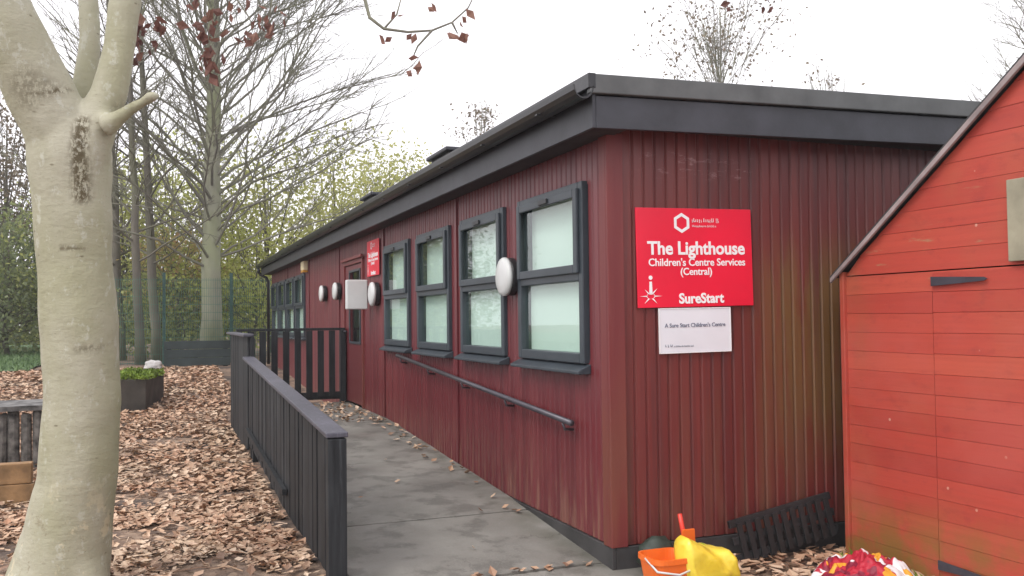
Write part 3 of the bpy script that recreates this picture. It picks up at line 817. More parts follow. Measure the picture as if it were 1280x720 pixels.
# ------------------------------------------------------------------ things in the corner by the shed
pal = thing('slatted_crate', 'black slatted crate leaning between the cabin plinth and the red shed', 'crate', (3.45, 4.6, 0))
def rotp(mb, c, ax, ang):
    m = Matrix.Translation(c) @ Matrix.Rotation(ang, 4, ax) @ Matrix.Translation(-Vector(c))
    mb.v = [tuple(m @ Vector(p)) for p in mb.v]; return mb
def tilt(mb): return rotp(rotp(mb, (3.2, 4.62, .02), 'X', R(-8)), (3.2, 4.6, .02), 'Y', R(-9))
for k in range(11):
    x = 3.24+k*.064
    tilt(MB().box(x, x+.036, 4.60, 4.615, .0, .235)).build('slat', 'crate_black', pal, .002)
for z in (.012, .115, .215):
    tilt(MB().box(3.2, 3.95, 4.6155, 4.64, z, z+.045)).build('rail', 'crate_black', pal, .003)
tub = thing('orange_tub', 'open orange plastic tub on the ground beside the cabin corner', 'tub', (2.60, 4.42, 0))
def tub_prof(c, w, d, z0, z1, t):
    mb = MB(); n = 32
    def ringp(s, z):
        out = []
        for k in range(n):
            a = 2*math.pi*k/n; ca, sa = math.cos(a), math.sin(a); p = .45
            out.append((c[0]+math.copysign(abs(ca)**p, ca)*w/2*s, c[1]+math.copysign(abs(sa)**p, sa)*d/2*s, z))
        return out
    rings = [ringp(.82, z0), ringp(.98, z1-.03), ringp(1.05, z1-.028), ringp(1.05, z1), ringp(.96, z1), ringp(.8, z0+.015)]
    vs = [p for r_ in rings for p in r_]
    fs = [(i*n+k, i*n+(k+1) % n, (i+1)*n+(k+1) % n, (i+1)*n+k) for i in range(5) for k in range(n)] + [tuple(range(n-1, -1, -1)), tuple(5*n+k for k in range(n))]
    return mb.add(vs, fs)
tub_prof((2.60, 4.42), .25, .24, .014, .175, .01).build('body', 'orange_toy', tub, smooth=False)
MB().tube([(2.47, 4.42, .165), (2.475, 4.30, .12), (2.60, 4.285, .095), (2.725, 4.30, .12), (2.73, 4.42, .165)], .006, 8).build('handle', 'white_plastic', tub, smooth=True)
sp = thing('toy_spade', 'red toy spade standing handle up between the orange tub and yellow sack', 'spade', (2.80, 4.52, .02))
MB().tube([(2.80, 4.54, .06), (2.785, 4.54, .24), (2.762, 4.54, .355)], [.014, .014, .013], 10).build('handle', 'red_toy', sp, smooth=True)
MB().hexa([(2.755, 4.53, .02), (2.865, 4.53, .02), (2.865, 4.545, .02), (2.755, 4.545, .02)], [(2.765, 4.515, .27), (2.845, 4.515, .27), (2.845, 4.53, .27), (2.765, 4.53, .27)]).build('blade', 'orange_toy', sp, .004)
bl = MB(); n1, n2 = 18, 12; vs = []
for i in range(n2+1):
    th = math.pi*i/n2
    for k in range(n1):
        a = 2*math.pi*k/n1; d = Vector((math.sin(th)*math.cos(a), math.sin(th)*math.sin(a), math.cos(th)))
        s_ = 1+.18*noise.noise(d*2.2); vs.append(Vector((2.655, 4.615, .12))+Vector((d.x*.12*s_, d.y*.075*s_, d.z*.105*s_)))
bl.add(vs, [(i*n1+k, i*n1+(k+1) % n1, (i+1)*n1+(k+1) % n1, (i+1)*n1+k) for i in range(n2) for k in range(n1)])
tag(bl.build('rubble_sack', 'green_ball', smooth=True, loc=(2.665, 4.615, 0)), 'dark green lumpy sack slumped behind the orange tub at the cabin corner', 'sack')
# yellow crumpled plastic sack, high at one end and sloping down
ys_ = MB(); na, nb = 30, 28; vs = []
for i in range(na+1):
    t = i/na
    cxp = 2.655+.33*t; hgt = (.262-.115*t)*min(1, (t/.10))**.5*(1 if t < .93 else max(.05, (1-t)/.07)**.5); dep = (.115-.02*t)*min(1, t/.10+.15)*(1 if t < .93 else max(.1, (1-t)/.07)**.5)
    for k in range(nb):
        a = 2*math.pi*k/nb; ca, sa = math.cos(a), math.sin(a)
        x = cxp - .03*sa; y = 4.36+dep*math.copysign(abs(ca)**.7, ca); z = .018+hgt*(.5+.5*math.copysign(abs(sa)**.75, sa))
        nn = noise.noise((x*12+z*9, y*10, z*7))*.034 + .018*abs(noise.noise((x*12-z*9, 4, y*6)))-.008
        vs.append((x+nn*.4, y-nn*1.0 if ca < 0 else y+nn, max(.014, z+nn*.8)))
ys_.add(vs, [(i*nb+k, i*nb+(k+1) % nb, (i+1)*nb+(k+1) % nb, (i+1)*nb+k) for i in range(na) for k in range(nb)] + [tuple(range(nb-1, -1, -1)), tuple(na*nb+k for k in range(nb))])
tag(ys_.build('plastic_sack', 'yellow_sheet', smooth=True, loc=(2.9, 4.36, 0)), 'bright yellow crumpled plastic sack lying next to the orange tub', 'sack')
cb = MB(); n = 80; vs = []
for j in range(n+1):
    for i in range(n+1):
        a, b_ = 2*i/n-1, 2*j/n-1; rr_ = math.sqrt(a*a*.9+b_*b_)
        h = max(0, 1-rr_**3)**.6
        x, y = 3.60+a*.30, 4.03+b_*.24
        z = .004+h*(.115+.08*noise.noise((x*6, y*6, 5))+.06*abs(noise.noise((x*15, y*15, 1)))+.02*noise.noise((x*34, y*34, 3)))
        vs.append((x+.02*noise.noise((x*9, y*9, 8)), y, z))
cb.add(vs, [(j*(n+1)+i, j*(n+1)+i+1, (j+1)*(n+1)+i+1, (j+1)*(n+1)+i) for j in range(n) for i in range(n)])
tag(cb.build('crumpled_cloth', 'striped_cloth', smooth=True, loc=(3.60, 4.03, 0)), 'crumpled crimson, white and gold cloth heaped at the foot of the red shed', 'cloth')

# ------------------------------------------------------------------ left side: raised bed, rocks, planter
tb = thing('timber_edging', 'orange brown timber sleeper lying in front of the dark log edging', 'sleeper', (-1.6, 8.6, 0))
for k, (z0, z1) in enumerate(((0, .16), (.163, .33))):
    MB().box(-3.4, -.93-.02*k, 8.5, 8.62, z0, z1).build('board', 'timber_orange', tb, .008)
MB().box(-1.42, -1.34, 8.44, 8.498, 0, .34).build('stake', 'timber_orange', tb, .006)
def rock(name, c, s, seed, mat, label, cat, group=None, flat_=1):
    mb = MB(); n1, n2 = 40, 26; vs = []
    for i in range(n2+1):
        th = math.pi*i/n2
        for k in range(n1):
            a = 2*math.pi*k/n1; d = Vector((math.sin(th)*math.cos(a), math.sin(th)*math.sin(a), math.cos(th)))
            q = max(abs(d.x), abs(d.y), abs(d.z))
            k_ = (1/q)**.55*(1+.22*noise.noise(d*1.7+Vector((seed*3.1, 0, 0)))+.09*noise.noise(d*5+Vector((seed, 3, 0)))+.04*noise.noise(d*13+Vector((seed, 9, 0))))
            vs.append((c[0]+d.x*s[0]*k_, c[1]+d.y*s[1]*k_, c[2]+d.z*s[2]*k_))
    mb.add(vs, [(i*n1+k, i*n1+(k+1) % n1, (i+1)*n1+(k+1) % n1, (i+1)*n1+k) for i in range(n2) for k in range(n1)])
    return tag(mb.build(name, mat, smooth=True, loc=(c[0], c[1], c[2]-s[2])), label, cat, group)
rock('boulder', (-2.02, 9.75, .24), (.42, .34, .36), 1, 'stone', 'rough grey boulder in front of the log edging at the left edge', 'boulder')
le = thing('log_edging', 'weathered dark log edging of a raised bed behind the pale trunk, with grey capping', 'edging', (-2.1, 10.4, 0))
rl_ = random.Random(8); lg = MB(); x = -3.6
while x < -.78:
    r_ = rl_.uniform(.045, .065); h_ = .60+rl_.uniform(-.03, .03)
    lg.tube([(x, 10.4, -.05), (x+rl_.uniform(-.01, .01), 10.4, h_-.02), (x, 10.4, h_)], [r_, r_, r_*.85], 9); x += r_*2.05
lg.build('logs', 'log_grey', le, smooth=False)
cp = MB(); n = 26
for k in range(n):
    x0, x1 = -3.7+k*2.95/n, -3.7+(k+1)*2.95/n
    a, b_ = [.625+.02*noise.noise((q*3, 1, 1)) for q in (x0, x1)]
    cp.hexa([(x0, 10.31, a-.02), (x1, 10.31, b_-.02), (x1, 10.9, b_), (x0, 10.9, a)], [(x0, 10.30, a+.03), (x1, 10.30, b_+.03), (x1, 10.9, b_+.05), (x0, 10.9, a+.05)])
cp.build('capping', 'stone', le)
rock('stone', (-.05, 20.6, .55), (.17, .15, .13), 5, 'stone_pale', 'small white stone at the foot of the green mesh fence', 'stone')
pb = thing('mossy_planter', 'old dark timber planter topped with bright green moss beside the leafy path', 'planter', (-.4, 14.9, .15))
px0, px1, py0, py1 = -.95, .12, 14.3, 15.7
zp = zg(0, 14.9)
MB().hexa([(px0, py0, zp-.1), (px1-.25, py0, zp-.1), (px1, py1, zp-.1), (px0, py1, zp-.1)], [(px0, py0, zp+.44), (px1-.25, py0, zp+.44), (px1, py1, zp+.44), (px0, py1, zp+.44)]).build('box', 'timber_old', pb, .015)

LEAVES = []
def leaf(mb, c, size, nrm, ang, curl=.25):
    nrm = Vector(nrm).normalized(); e1 = nrm.orthogonal().normalized(); e2 = nrm.cross(e1)
    a = e1*math.cos(ang)+e2*math.sin(ang); b_ = nrm.cross(a); c = Vector(c)
    l, w = size, size*.42
    k = curl*size
    mb.add([c-a*l*.5, c-b_*w*.9-a*.05*l+nrm*k*.5, c+nrm*k*.0, c+b_*w*.9-a*.05*l+nrm*k*.5, c+a*l*.55+nrm*k], [(0, 1, 2), (0, 2, 3), (1, 4, 2), (2, 4, 3)])
def quadleaf(mb, c, s, rnd):
    d = Vector((rnd.gauss(0, 1), rnd.gauss(0, 1), rnd.gauss(0, 1))).normalized(); e = d.orthogonal().normalized(); f_ = d.cross(e)
    a = rnd.uniform(0, 6.28); e, f_ = e*math.cos(a)+f_*math.sin(a), f_*math.cos(a)-e*math.sin(a)
    c = Vector(c); mb.add([c-e*s*.5, c-f_*s*.28, c+e*s*.5, c+f_*s*.28+d*s*.1], [(0, 1, 2, 3)])
rnd = random.Random(21)
mo = MB()
for _ in range(5200):
    x = rnd.uniform(px0, px1); y = rnd.uniform(py0-.05, py1)
    if x > px1-.25+.25*(y-py0)/(py1-py0)+.05: continue
    h = .08+.10*noise.noise((x*3, y*3, 0))
    quadleaf(mo, (x, y, zp+.44+rnd.random()*max(.02, h)), rnd.uniform(.03, .06), rnd)
mo.build('moss_top', 'moss', pb)

# green barrier board by the far tree
yb = 21.2
A, B = at_y(205, 440, yb), at_y(288, 440, yb)
br = thing('green_barrier', 'low dark green boarded barrier in front of the big bare tree', 'barrier', ((A.x+B.x)/2, yb, zg(0, yb)))
zb = zg(0, yb)
for k in range(3):
    MB().box(A.x, B.x, yb, yb+.05, zb+.02+k*.185, zb+.195+k*.185).build('board', 'green_board', br, .006)
for x in (A.x+.1, B.x-.1):
    MB().box(x-.05, x+.05, yb+.051, yb+.14, zb-.1, zb+.52).build('post', 'green_board', br, .005)

# green weldmesh fence
yfz = 22.6
mf = thing('mesh_fence', 'tall green weldmesh fence in front of the woodland at the far end', 'fence', (.5, yfz, zg(0, yfz)))
zf = zg(0, yfz); HF = 2.0
mx0, mx1 = -1.75, 3.6
wm = MB(); x = mx0
while x < mx1:
    wm.box(x-.0035, x+.0035, yfz-.0035, yfz+.0035, zf, zf+HF); x += .05
for k in range(11):
    z = zf+.05+k*.19; wm.box(mx0, mx1, yfz+.004, yfz+.012, z-.004, z+.004)
wm.build('wire_panel', 'green_metal', mf)
for u in (118, 205, 289):
    p = at_y(u, 400, yfz+.05); MB().box(p.x-.035, p.x+.035, yfz+.014, yfz+.08, zf-.1, zf+HF+.12).build('post', 'green_post', mf, .004)

# ------------------------------------------------------------------ trees
def seg_curve(a, d, length, n, bend, rnd, up_=0.0, wob=.12):
    pts = [Vector(a)]; d = Vector(d).normalized()
    for i in range(n):
        d = (d + Vector((rnd.gauss(0, wob), rnd.gauss(0, wob), rnd.gauss(0, wob)+up_))/1.0*bend).normalized()
        pts.append(pts[-1]+d*(length/n))
    return pts
def taper(r0_, r1_, n): return [r0_+(r1_-r0_)*i/(n-1) for i in range(n)]

# the pale smooth trunk in front
T0 = 5.0
tr = thing('pale_tree', 'thick pale smooth barked tree forking into three limbs in front of the fence', 'tree', (-.46, 5.5, 0))
tbm = MB()
trunk = [(66, 765, .30), (70, 735, .275), (76, 705, .25), (86, 660, .218), (96, 600, .203), (103, 500, .195), (99, 400, .195), (93, 320, .193), (90, 250, .198), (87, 195, .215), (84, 160, .20)]
tbm.tube([at(u, v, T0) for u, v, r_ in trunk], [r_ for *_, r_ in trunk], 24)
left = [(86, 200, .17), (66, 150, .175), (40, 95, .172), (10, 35, .165), (-22, -30, .155), (-60, -120, .14), (-90, -230, .12), (-100, -380, .09)]
tbm.tube([at(u, v, T0-.06*i) for i, (u, v, r_) in enumerate(left)], [r_ for *_, r_ in left], 20)
right = [(96, 215, .13), (118, 165, .112), (138, 115, .092), (149, 60, .084), (157, 0, .080), (166, -80, .075), (190, -200, .065), (230, -350, .045)]
tbm.tube([at(u, v, T0-.05+.02*i) for i, (u, v, r_) in enumerate(right)], [r_ for *_, r_ in right], 16)
mid = [(96, 205, .12), (101, 150, .085), (108, 100, .066), (113, 50, .060), (111, 0, .058), (104, -80, .055), (96, -220, .045)]
tbm.tube([at(u, v, T0+.14+.06*i) for i, (u, v, r_) in enumerate(mid)], [r_ for *_, r_ in mid], 14)
stub = [(132, 158, .062), (150, 146, .046), (166, 135, .036), (179, 128, .028), (188, 121, .034), (196, 118, .024)]
tbm.tube([at(u, v, T0-.12-.02*i) for i, (u, v, r_) in enumerate(stub)], [r_ for *_, r_ in stub], 12)
for u, v, d_, r_, r2 in ((34, 742, T0-.14, .14, .06), (112, 745, T0-.10, .11, .05)):   # root flares
    tbm.tube([at(78, 668, T0), at((78+u)/2, 710, (T0+d_)/2+.0), at(u, v, d_), at(u+(u-70)*.5, v+25, d_-.05)], [.15, .16, r_, r2], 14)
tm = D.meshes.new('trunk_raw'); tm.from_pydata([tuple(p) for p in tbm.v], [], tbm.f); tm.update()
to = D.objects.new('trunk_raw', tm); COL.objects.link(to)
md = to.modifiers.new('r', 'REMESH'); md.mode = 'VOXEL'; md.voxel_size = .017
md = to.modifiers.new('s', 'SMOOTH'); md.iterations = 9; md.factor = .5
dg = bpy.context.evaluated_depsgraph_get(); tme = D.meshes.new_from_object(to.evaluated_get(dg)); D.objects.remove(to)
stains = [([(97, 150), (95, 190), (97, 245)], .030, 1.0), ([(35, 122), (62, 117), (88, 105)], .011, 1.0), ([(35, 112), (60, 112)], .05, .5), ([(132, 133), (150, 127), (166, 119)], .010, 1.0), ([(138, 128), (160, 122)], .035, .45), ([(44, 100), (40, 125)], .05, .45), ([(75, 310), (100, 310)], .010, .8), ([(95, 437), (140, 432)], .016, .6)]
stl = [([at(u, v, T0-.2) for u, v in pl_], w_, s_) for pl_, w_, s_ in stains]
att = tme.attributes.new('stain', 'FLOAT', 'POINT')
vals = []
def px(p):
    d = p-CAMP; z = d.dot(fw); return Vector((CXP+FPX*d.dot(rt)/z, CYP-FPX*d.dot(up)/z)), z
fr_dir = -fw
nrms = [v.normal.copy() for v in tme.vertices]
for v, vn in zip(tme.vertices, nrms):
    p = v.co.copy(); best = 0
    for pl_, w_, s_ in stl:
        for a, b_ in zip(pl_, pl_[1:]):
            ab = b_-a; t = max(0, min(1, (p-a).dot(ab)/ab.length_squared)); q = p-(a+ab*t)
            q = q - fw*q.dot(fw)*.82
            k_ = q.length/w_
            if k_ < 2: best = max(best, s_*max(0, min(1, 1.6-k_*.9)))
    vals.append(best)
    nn = noise.noise(p*3.1)*.012+noise.noise(p*9)*.004
    v.co = p + vn*nn
att.data.foreach_set('value', vals)
tme.polygons.foreach_set('use_smooth', [True]*len(tme.polygons))
place_mesh(tme, 'trunk', 'bark_pale', tr, Matrix.Identity(4))
# thin outer branches of the same tree, carrying the last dead leaves
rnd = random.Random(5)
bm_ = MB(); lv = MB()
def hang(p, n, size, spread=.05):
    for _ in range(n):
        q = Vector(p)+Vector((rnd.gauss(0, spread), rnd.gauss(0, spread), rnd.gauss(0, spread)-.03))
        leaf(lv, q, rnd.uniform(.7, 1.2)*size, (rnd.gauss(0, 1), rnd.gauss(0, 1), rnd.gauss(0, .35)), rnd.uniform(0, 6.28), .35)
tw = [[(190, -200), (300, -150), (400, -70), (455, -5), (462, 22), (480, 36), (510, 40), (540, 38), (565, 28), (585, 10), (596, -12)],
      [(480, 36), (496, 18), (503, -8)], [(455, -5), (470, -30), (560, -60), (700, -50), (850, -40), (948, -22), (962, 4)], [(565, 28), (572, 42)], [(540, 38), (522, 58), (516, 72)],
      [(700, -50), (880, -60), (905, -12)], 
      [(190, -200), (235, -120), (255, -40), (258, 20), (262, 60)], [(255, -40), (290, -10), (310, 20), (318, 36)], [(166, -80), (200, -50), (180, 10), (170, 50)], [(166, -80), (205, -10), (200, 45)],
      [(235, -120), (330, -70), (340, 0), (336, 30)]]
for i, path_ in enumerate(tw):
    d0 = T0+.05+(.25 if i >= 6 else .0)
    pts = [at(u, v, d0+.05*math.sin(j)) for j, (u, v) in enumerate(path_)]
    r_a = .014 if i in (0, 2) else .007
    bm_.tube(pts, taper(r_a, .0028, len(pts)), 6)
bm_.build('branch', 'bark_twig', tr, smooth=True)
for u, v, n_, s_, sp_ in ((483, 46, 2, .07, .012), (518, 76, 4, .075, .018), (570, 38, 5, .075, .02), (587, 15, 2, .06, .012), (543, 2, 2, .06, .02), (515, 38, 2, .05, .01), (497, 12, 2, .06, .01), (959, 4, 3, .055, .012), (905, 0, 2, .05, .012),
                          (262, 62, 9, .085, .035), (268, 85, 8, .085, .03), (250, 35, 8, .08, .04), (268, 20, 6, .08, .04), (312, 40, 7, .075, .03), (325, 22, 6, .07, .03), (336, 32, 5, .07, .02), (172, 62, 6, .07, .025), (180, 30, 7, .07, .03), (200, 25, 5, .07, .03), (190, 52, 3, .06, .02), (300, 8, 6, .07, .05), (235, 8, 6, .07, .05), (345, 8, 5, .06, .03)):
    hang(at(u, v, T0+.3 if u < 400 else T0+.05), n_, s_, sp_)
lv.build('dead_leaves', 'leaf_russet', tr)

# the big bare tree with many rising branches
def bare_tree(name, label, base, H_, r_b, nmain, lmin, lmax, z_first, bark_, seed, lean=(0, 0), elev=(30, 58), subs=8, twig=True, group=None, tr_r=.012, lowlen=1.0):
    rnd = random.Random(seed)
    t = thing(name, label, 'tree', base, group)
    base = Vector(base); mb = MB(); n = 12
    axis = [base+Vector((lean[0]*(i/n)+.08*noise.noise((i*.7, seed, 0)), lean[1]*(i/n)+.08*noise.noise((i*.7, seed, 5)), H_*i/n-.15)) for i in range(n+1)]
    rads = [r_b*(1.25 if i == 0 else 1)*(1-i/n)**.8+.015 for i in range(n+1)]
    mb.tube(axis, rads, 12); mb.build('trunk', bark_, t, smooth=True)
    def on(h):
        f_ = h/H_*n; i = min(n-1, int(f_)); return axis[i].lerp(axis[i+1], f_-i), rads[min(n, i+1)]
    b1 = MB(); az = rnd.uniform(0, 6.28)
    for k in range(nmain):
        q = k/nmain
        h = z_first+(H_*.93-z_first)*q**1.0+rnd.uniform(-.1, .1)
        az += 2.399+rnd.uniform(-.4, .4)
        p, rr_ = on(h); el = R(rnd.uniform(*elev)*(0.75+.5*q)); ln = (lmax+(lmin-lmax)*q)*rnd.uniform(.7, 1.1)
        if q < .12: ln *= lowlen
        d = Vector((math.cos(az)*math.cos(el), math.sin(az)*math.cos(el), math.sin(el)))
        m_ = 7; pts = seg_curve(p, d, ln, m_, .65, rnd, rnd.choice((-.10, .0, .05, .08)), .20)
        r1 = min(rr_*.5, tr_r*ln*.72+.008); b1.tube(pts, taper(r1, .006, m_+1), 5, False)
        for j in range(subs):
            f_ = rnd.uniform(.25, .97)*m_; i = min(m_-1, int(f_)); a = pts[i].lerp(pts[i+1], f_-i); dd = (pts[i+1]-pts[i]).normalized()
            side = dd.cross(Vector((0, 0, 1))).normalized()*(1 if j % 2 else -1)
            nd = dd*.8+side*rnd.uniform(.3, .8)+Vector((0, 0, rnd.uniform(.0, .45)))
            l2 = ln*rnd.uniform(.16, .5)*(1.15-f_/m_*.5)
            sp_ = seg_curve(a, nd, l2, 4, .6, rnd, rnd.uniform(-.16, .12), .22); b1.tube(sp_, taper(max(.006, r1*.35), .0045, 5), 4, False)
            if twig:
                for _ in range(3):
                    i2 = rnd.randint(1, 3); d3 = (sp_[i2+1]-sp_[i2]).normalized()+Vector((rnd.gauss(0, .5), rnd.gauss(0, .5), rnd.gauss(.1, .4)))
                    b1.tube(seg_curve(sp_[i2], d3, l2*rnd.uniform(.25, .5), 2, .5, rnd, .05), taper(.0055, .004, 3), 3, False)
    b1.build('branches', bark_ if bark_ != 'bark_grey' else 'bark_twig', t)
    return t, on
p = at_y(264, 430, 23.6)
bare_tree('bare_tree', 'big bare tree with a straight grey trunk and many thin rising branches', (p.x, 23.6, zg(0, 23.6)), 15, .25, 150, 2.4, 7.4, 2.4, 'bark_grey', 3, (.1, .1), (34, 58), 15, tr_r=.0072, lowlen=.8)
for u, Y, seed, H_, rb_, lab in ((176, 23.0, 11, 10, .10, 'slim dark tree trunk just beyond the pale tree, left one of a slender pair'), (196, 23.9, 12, 11.5, .11, 'slender leaning tree midway between the pale trunk and the big bare tree'), (150, 25.6, 13, 11, .12, 'thin bare tree half hidden behind the right edge of the pale trunk')):
    p = at_y(u, 430, Y); bare_tree('slim_tree', lab, (p.x, Y, zg(0, Y)), H_, rb_, 26, 1.0, 3.0, 2.5, 'bark_dark', seed, (random.uniform(-.6, .3), 0), (30, 60), 5, group='slim bare trees behind the mesh fence')

def leafy_tree(name, label, base, H_, Rx, Rz, zc, leafm, nl, ls, seed, group=None, trunk_r=.12, clumps=40, bark_='bark_dark', twigs=True, hollow=.45, bf=.62, br=.28):
    rnd = random.Random(seed); t = thing(name, label, 'tree' if 'tree' in name else 'bush', base, group); base = Vector(base)
    mb = MB(); top = base+Vector((rnd.uniform(-.3, .3), rnd.uniform(-.3, .3), H_*.85))
    tp = [base+Vector((0, 0, -.1)), base.lerp(top, .3)+Vector((rnd.uniform(-.15, .15), 0, 0)), base.lerp(top, .65), top]
    mb.tube(tp, [trunk_r, trunk_r*.75, trunk_r*.45, .02], 8)
    mb.build('trunk', bark_, t, smooth=True)
    bb = MB()
    lm = MB(); C_ = base+Vector((0, 0, zc)); cl = []
    for k in range(clumps):
        d = Vector((rnd.gauss(0, 1), rnd.gauss(0, 1), rnd.gauss(0, 1))).normalized(); r_ = rnd.uniform(hollow, 1.0)
        c = C_+Vector((d.x*Rx*r_, d.y*Rx*r_, d.z*Rz*r_)); cl.append(c)
        f_ = max(.12, min(.9, (c.z-base.z)/H_*bf)); a = base.lerp(top, f_)
        mp_ = a.lerp(c, .5)+Vector((0, 0, -.1*Rx*rnd.random()))
        bb.tube([a, mp_, c, c+(c-mp_).normalized()*.5], [trunk_r*br, trunk_r*br*.6, .012, .006], 4, False)
        for _ in range(4):
            e = c+Vector((rnd.gauss(0, 1), rnd.gauss(0, 1), rnd.gauss(.3, 1)))*Rx*.2
            if twigs: bb.tube([mp_.lerp(c, rnd.uniform(.3, 1)), e], [.012, .005], 3, False)
    bb.build('branches', bark_, t)
    for k in range(nl):
        c = cl[rnd.randrange(len(cl))]; s_ = Rx*.26
        p = c+Vector((rnd.gauss(0, s_), rnd.gauss(0, s_), rnd.gauss(0, s_*.75)))
        if p.z < base.z+.05: p.z = base.z+.05+rnd.random()*.4
        quadleaf(lm, p, ls*rnd.uniform(.6, 1.3), rnd)
    lm.build('crown', leafm, t)
    return t
def bg(u, Y): p = at_y(u, 420, Y); return (p.x, Y, zg(p.x, Y))
G2 = 'leafy trees of the woodland beyond the fence'
leafy_tree('woodland_tree', 'loose olive tree filling the view directly right of the big bare trunk', bg(340, 29), 7.0, 2.9, 2.9, 3.9, 'leaf_olive', 6000, .15, 31, G2)
leafy_tree('woodland_tree', 'olive tree whose crown meets the eave at the far end of the cabin', bg(425, 33), 7.6, 3.0, 2.7, 4.6, 'leaf_olive', 5600, .17, 32, G2)
leafy_tree('woodland_tree', 'rightmost olive tree above the cabin roof, thin topped against the sky', bg(488, 38), 8.6, 2.6, 2.7, 5.6, 'leaf_olive', 4500, .17, 33, G2)
leafy_tree('woodland_tree', 'yellow green tree standing behind the left side of the big bare trunk', bg(215, 31), 6.8, 2.8, 2.9, 3.7, 'leaf_lime', 4300, .16, 34, G2)
leafy_tree('woodland_tree', 'olive tree showing just right of the pale trunk at mid height', bg(150, 29), 6.2, 2.4, 2.9, 3.2, 'leaf_olive', 3800, .15, 35, G2)
leafy_tree('woodland_shrub', 'yellow leaved shrub between the slim trunks and the big bare tree', bg(225, 25.6), 3.0, 1.2, 1.1, 2.3, 'leaf_yellow', 1500, .12, 36, None, .05, 22)
leafy_tree('woodland_shrub', 'bright yellow green shrub by the far corner of the cabin', bg(316, 25.6), 3.9, 1.7, 1.8, 2.2, 'leaf_lime', 4200, .12, 37, None, .05, 26)
leafy_tree('woodland_shrub', 'green shrub low behind the mesh fence between the slim trees and the barrier', bg(200, 26.5), 2.8, 1.9, 1.2, 1.3, 'leaf_green', 4200, .12, 38, None, .05, 30)
leafy_tree('woodland_shrub', 'yellow green shrub low behind the barrier and the bare tree', bg(268, 27.5), 3.0, 2.0, 1.4, 1.4, 'leaf_lime', 4200, .12, 39, None, .05, 30)
leafy_tree('evergreen_bush', 'dense dark green bush at the left edge above the lawn', bg(10, 31), 4.2, 2.6, 1.9, 2.1, 'leaf_dark', 7500, .14, 40, None, .08, 44)
leafy_tree('evergreen_bush', 'mid green bush just left of the pale trunk above the lawn', bg(55, 32), 4.4, 2.2, 2.1, 2.2, 'leaf_green', 8000, .14, 41, None, .08, 40)
leafy_tree('brown_tree', 'brown leaved tree rising behind the dark bush at the left edge', bg(5, 36), 9.2, 2.9, 3.3, 5.8, 'leaf_brown', 6500, .16, 42, None, .14, 44)
# trees standing beyond the cabin, seen over its roof
leafy_tree('sparse_tree', 'thin tree with scattered last leaves above the middle of the cabin roof', bg(905, 30), 15.2, 3.0, 2.4, 11.9, 'leaf_brown', 900, .16, 50, 'sparse trees beyond the roof', .10, 60, 'bark_twig', True, .1, .93, .16)
leafy_tree('sparse_tree', 'small sparse treetop above the long black eave', bg(606, 44), 13.0, 1.5, 1.4, 11.1, 'leaf_brown', 330, .19, 51, 'sparse trees beyond the roof', .09, 16, 'bark_twig', True, .2, .9, .2)
leafy_tree('sparse_tree', 'tiny twig top peeping over the roof edge left of the red shed', bg(1046, 30), 11.6, 1.1, .6, 10.6, 'leaf_brown', 60, .18, 52, 'sparse trees beyond the roof', .07, 9, 'bark_twig', True, .2)
p = bg(1306, 24); bare_tree('bare_tree', 'faint bare treetop above the steep roof edge of the red shed', p, 14, .13, 60, 1.6, 4.2, 6.0, 'bark_twig', 60, (0, 0), (25, 62), 9, tr_r=.009)
# far wood as one mass
fwm = MB(); rnd = random.Random(77)
for k in range(18000):
    u = rnd.uniform(-90, 560); Y = rnd.uniform(46, 54); hh = (3.4+1.6*noise.noise((u*.012, 3, 0)))*rnd.random()**.8
    q = at_y(u, 420, Y); quadleaf(fwm, (q.x, Y, .5+hh), rnd.uniform(.25, .5), rnd)
tag(fwm.build('far_wood', 'leaf_olive'), 'hazy olive mass of distant wood beyond the fence', 'woodland', kind='stuff')

# ------------------------------------------------------------------ fallen leaves
rnd = random.Random(99); ll = MB()
def inside_clear(x, y):
    return 1.0 < x < W and y > 3
BARE = ((-.02, 6.85, .26, .28), (.36, 5.35, .36, .30), (-1.2, 6.0, .3, .5))
def scatter(n, x0, x1, y0, y1, s0, s1, thr=-.12):
    k = 0
    while k < n:
        k += 1
        x, y = rnd.uniform(x0, x1), rnd.uniform(y0, y1)
        if any((x-a)**2/c_**2+(y-b_)**2/d_**2 < 1+.5*noise.noise((x*4, y*4, 1)) for a, b_, c_, d_ in BARE) and rnd.random() < .8: continue
        c = noise.noise((x*.9, y*.9, 7))+.5*noise.noise((x*2.3, y*2.3, 3))
        if c < thr and rnd.random() < .86: continue
        leaf(ll, (x, y, zg(x, y)+rnd.uniform(.012, .038)), s0*.7+(s1*1.25-s0*.75)*rnd.random()**1.6, (rnd.gauss(0, .24), rnd.gauss(0, .24), 1), rnd.uniform(0, 6.28), rnd.uniform(.02, .28))
scatter(17500, -1.6, .90, 4.4, 8.5, .035, .072)
scatter(13000, -2.6, .92, 8.3, 14, .045, .085, -.45)
scatter(12000, -3.2, 1.2, 14, 21, .055, .095, -.7)
scatter(2500, -8, -2.4, 8, 21, .08, .13, -.5)
scatter(1100, 2.68, 4.0, 3.2, 4.70, .05, .09, -.6)
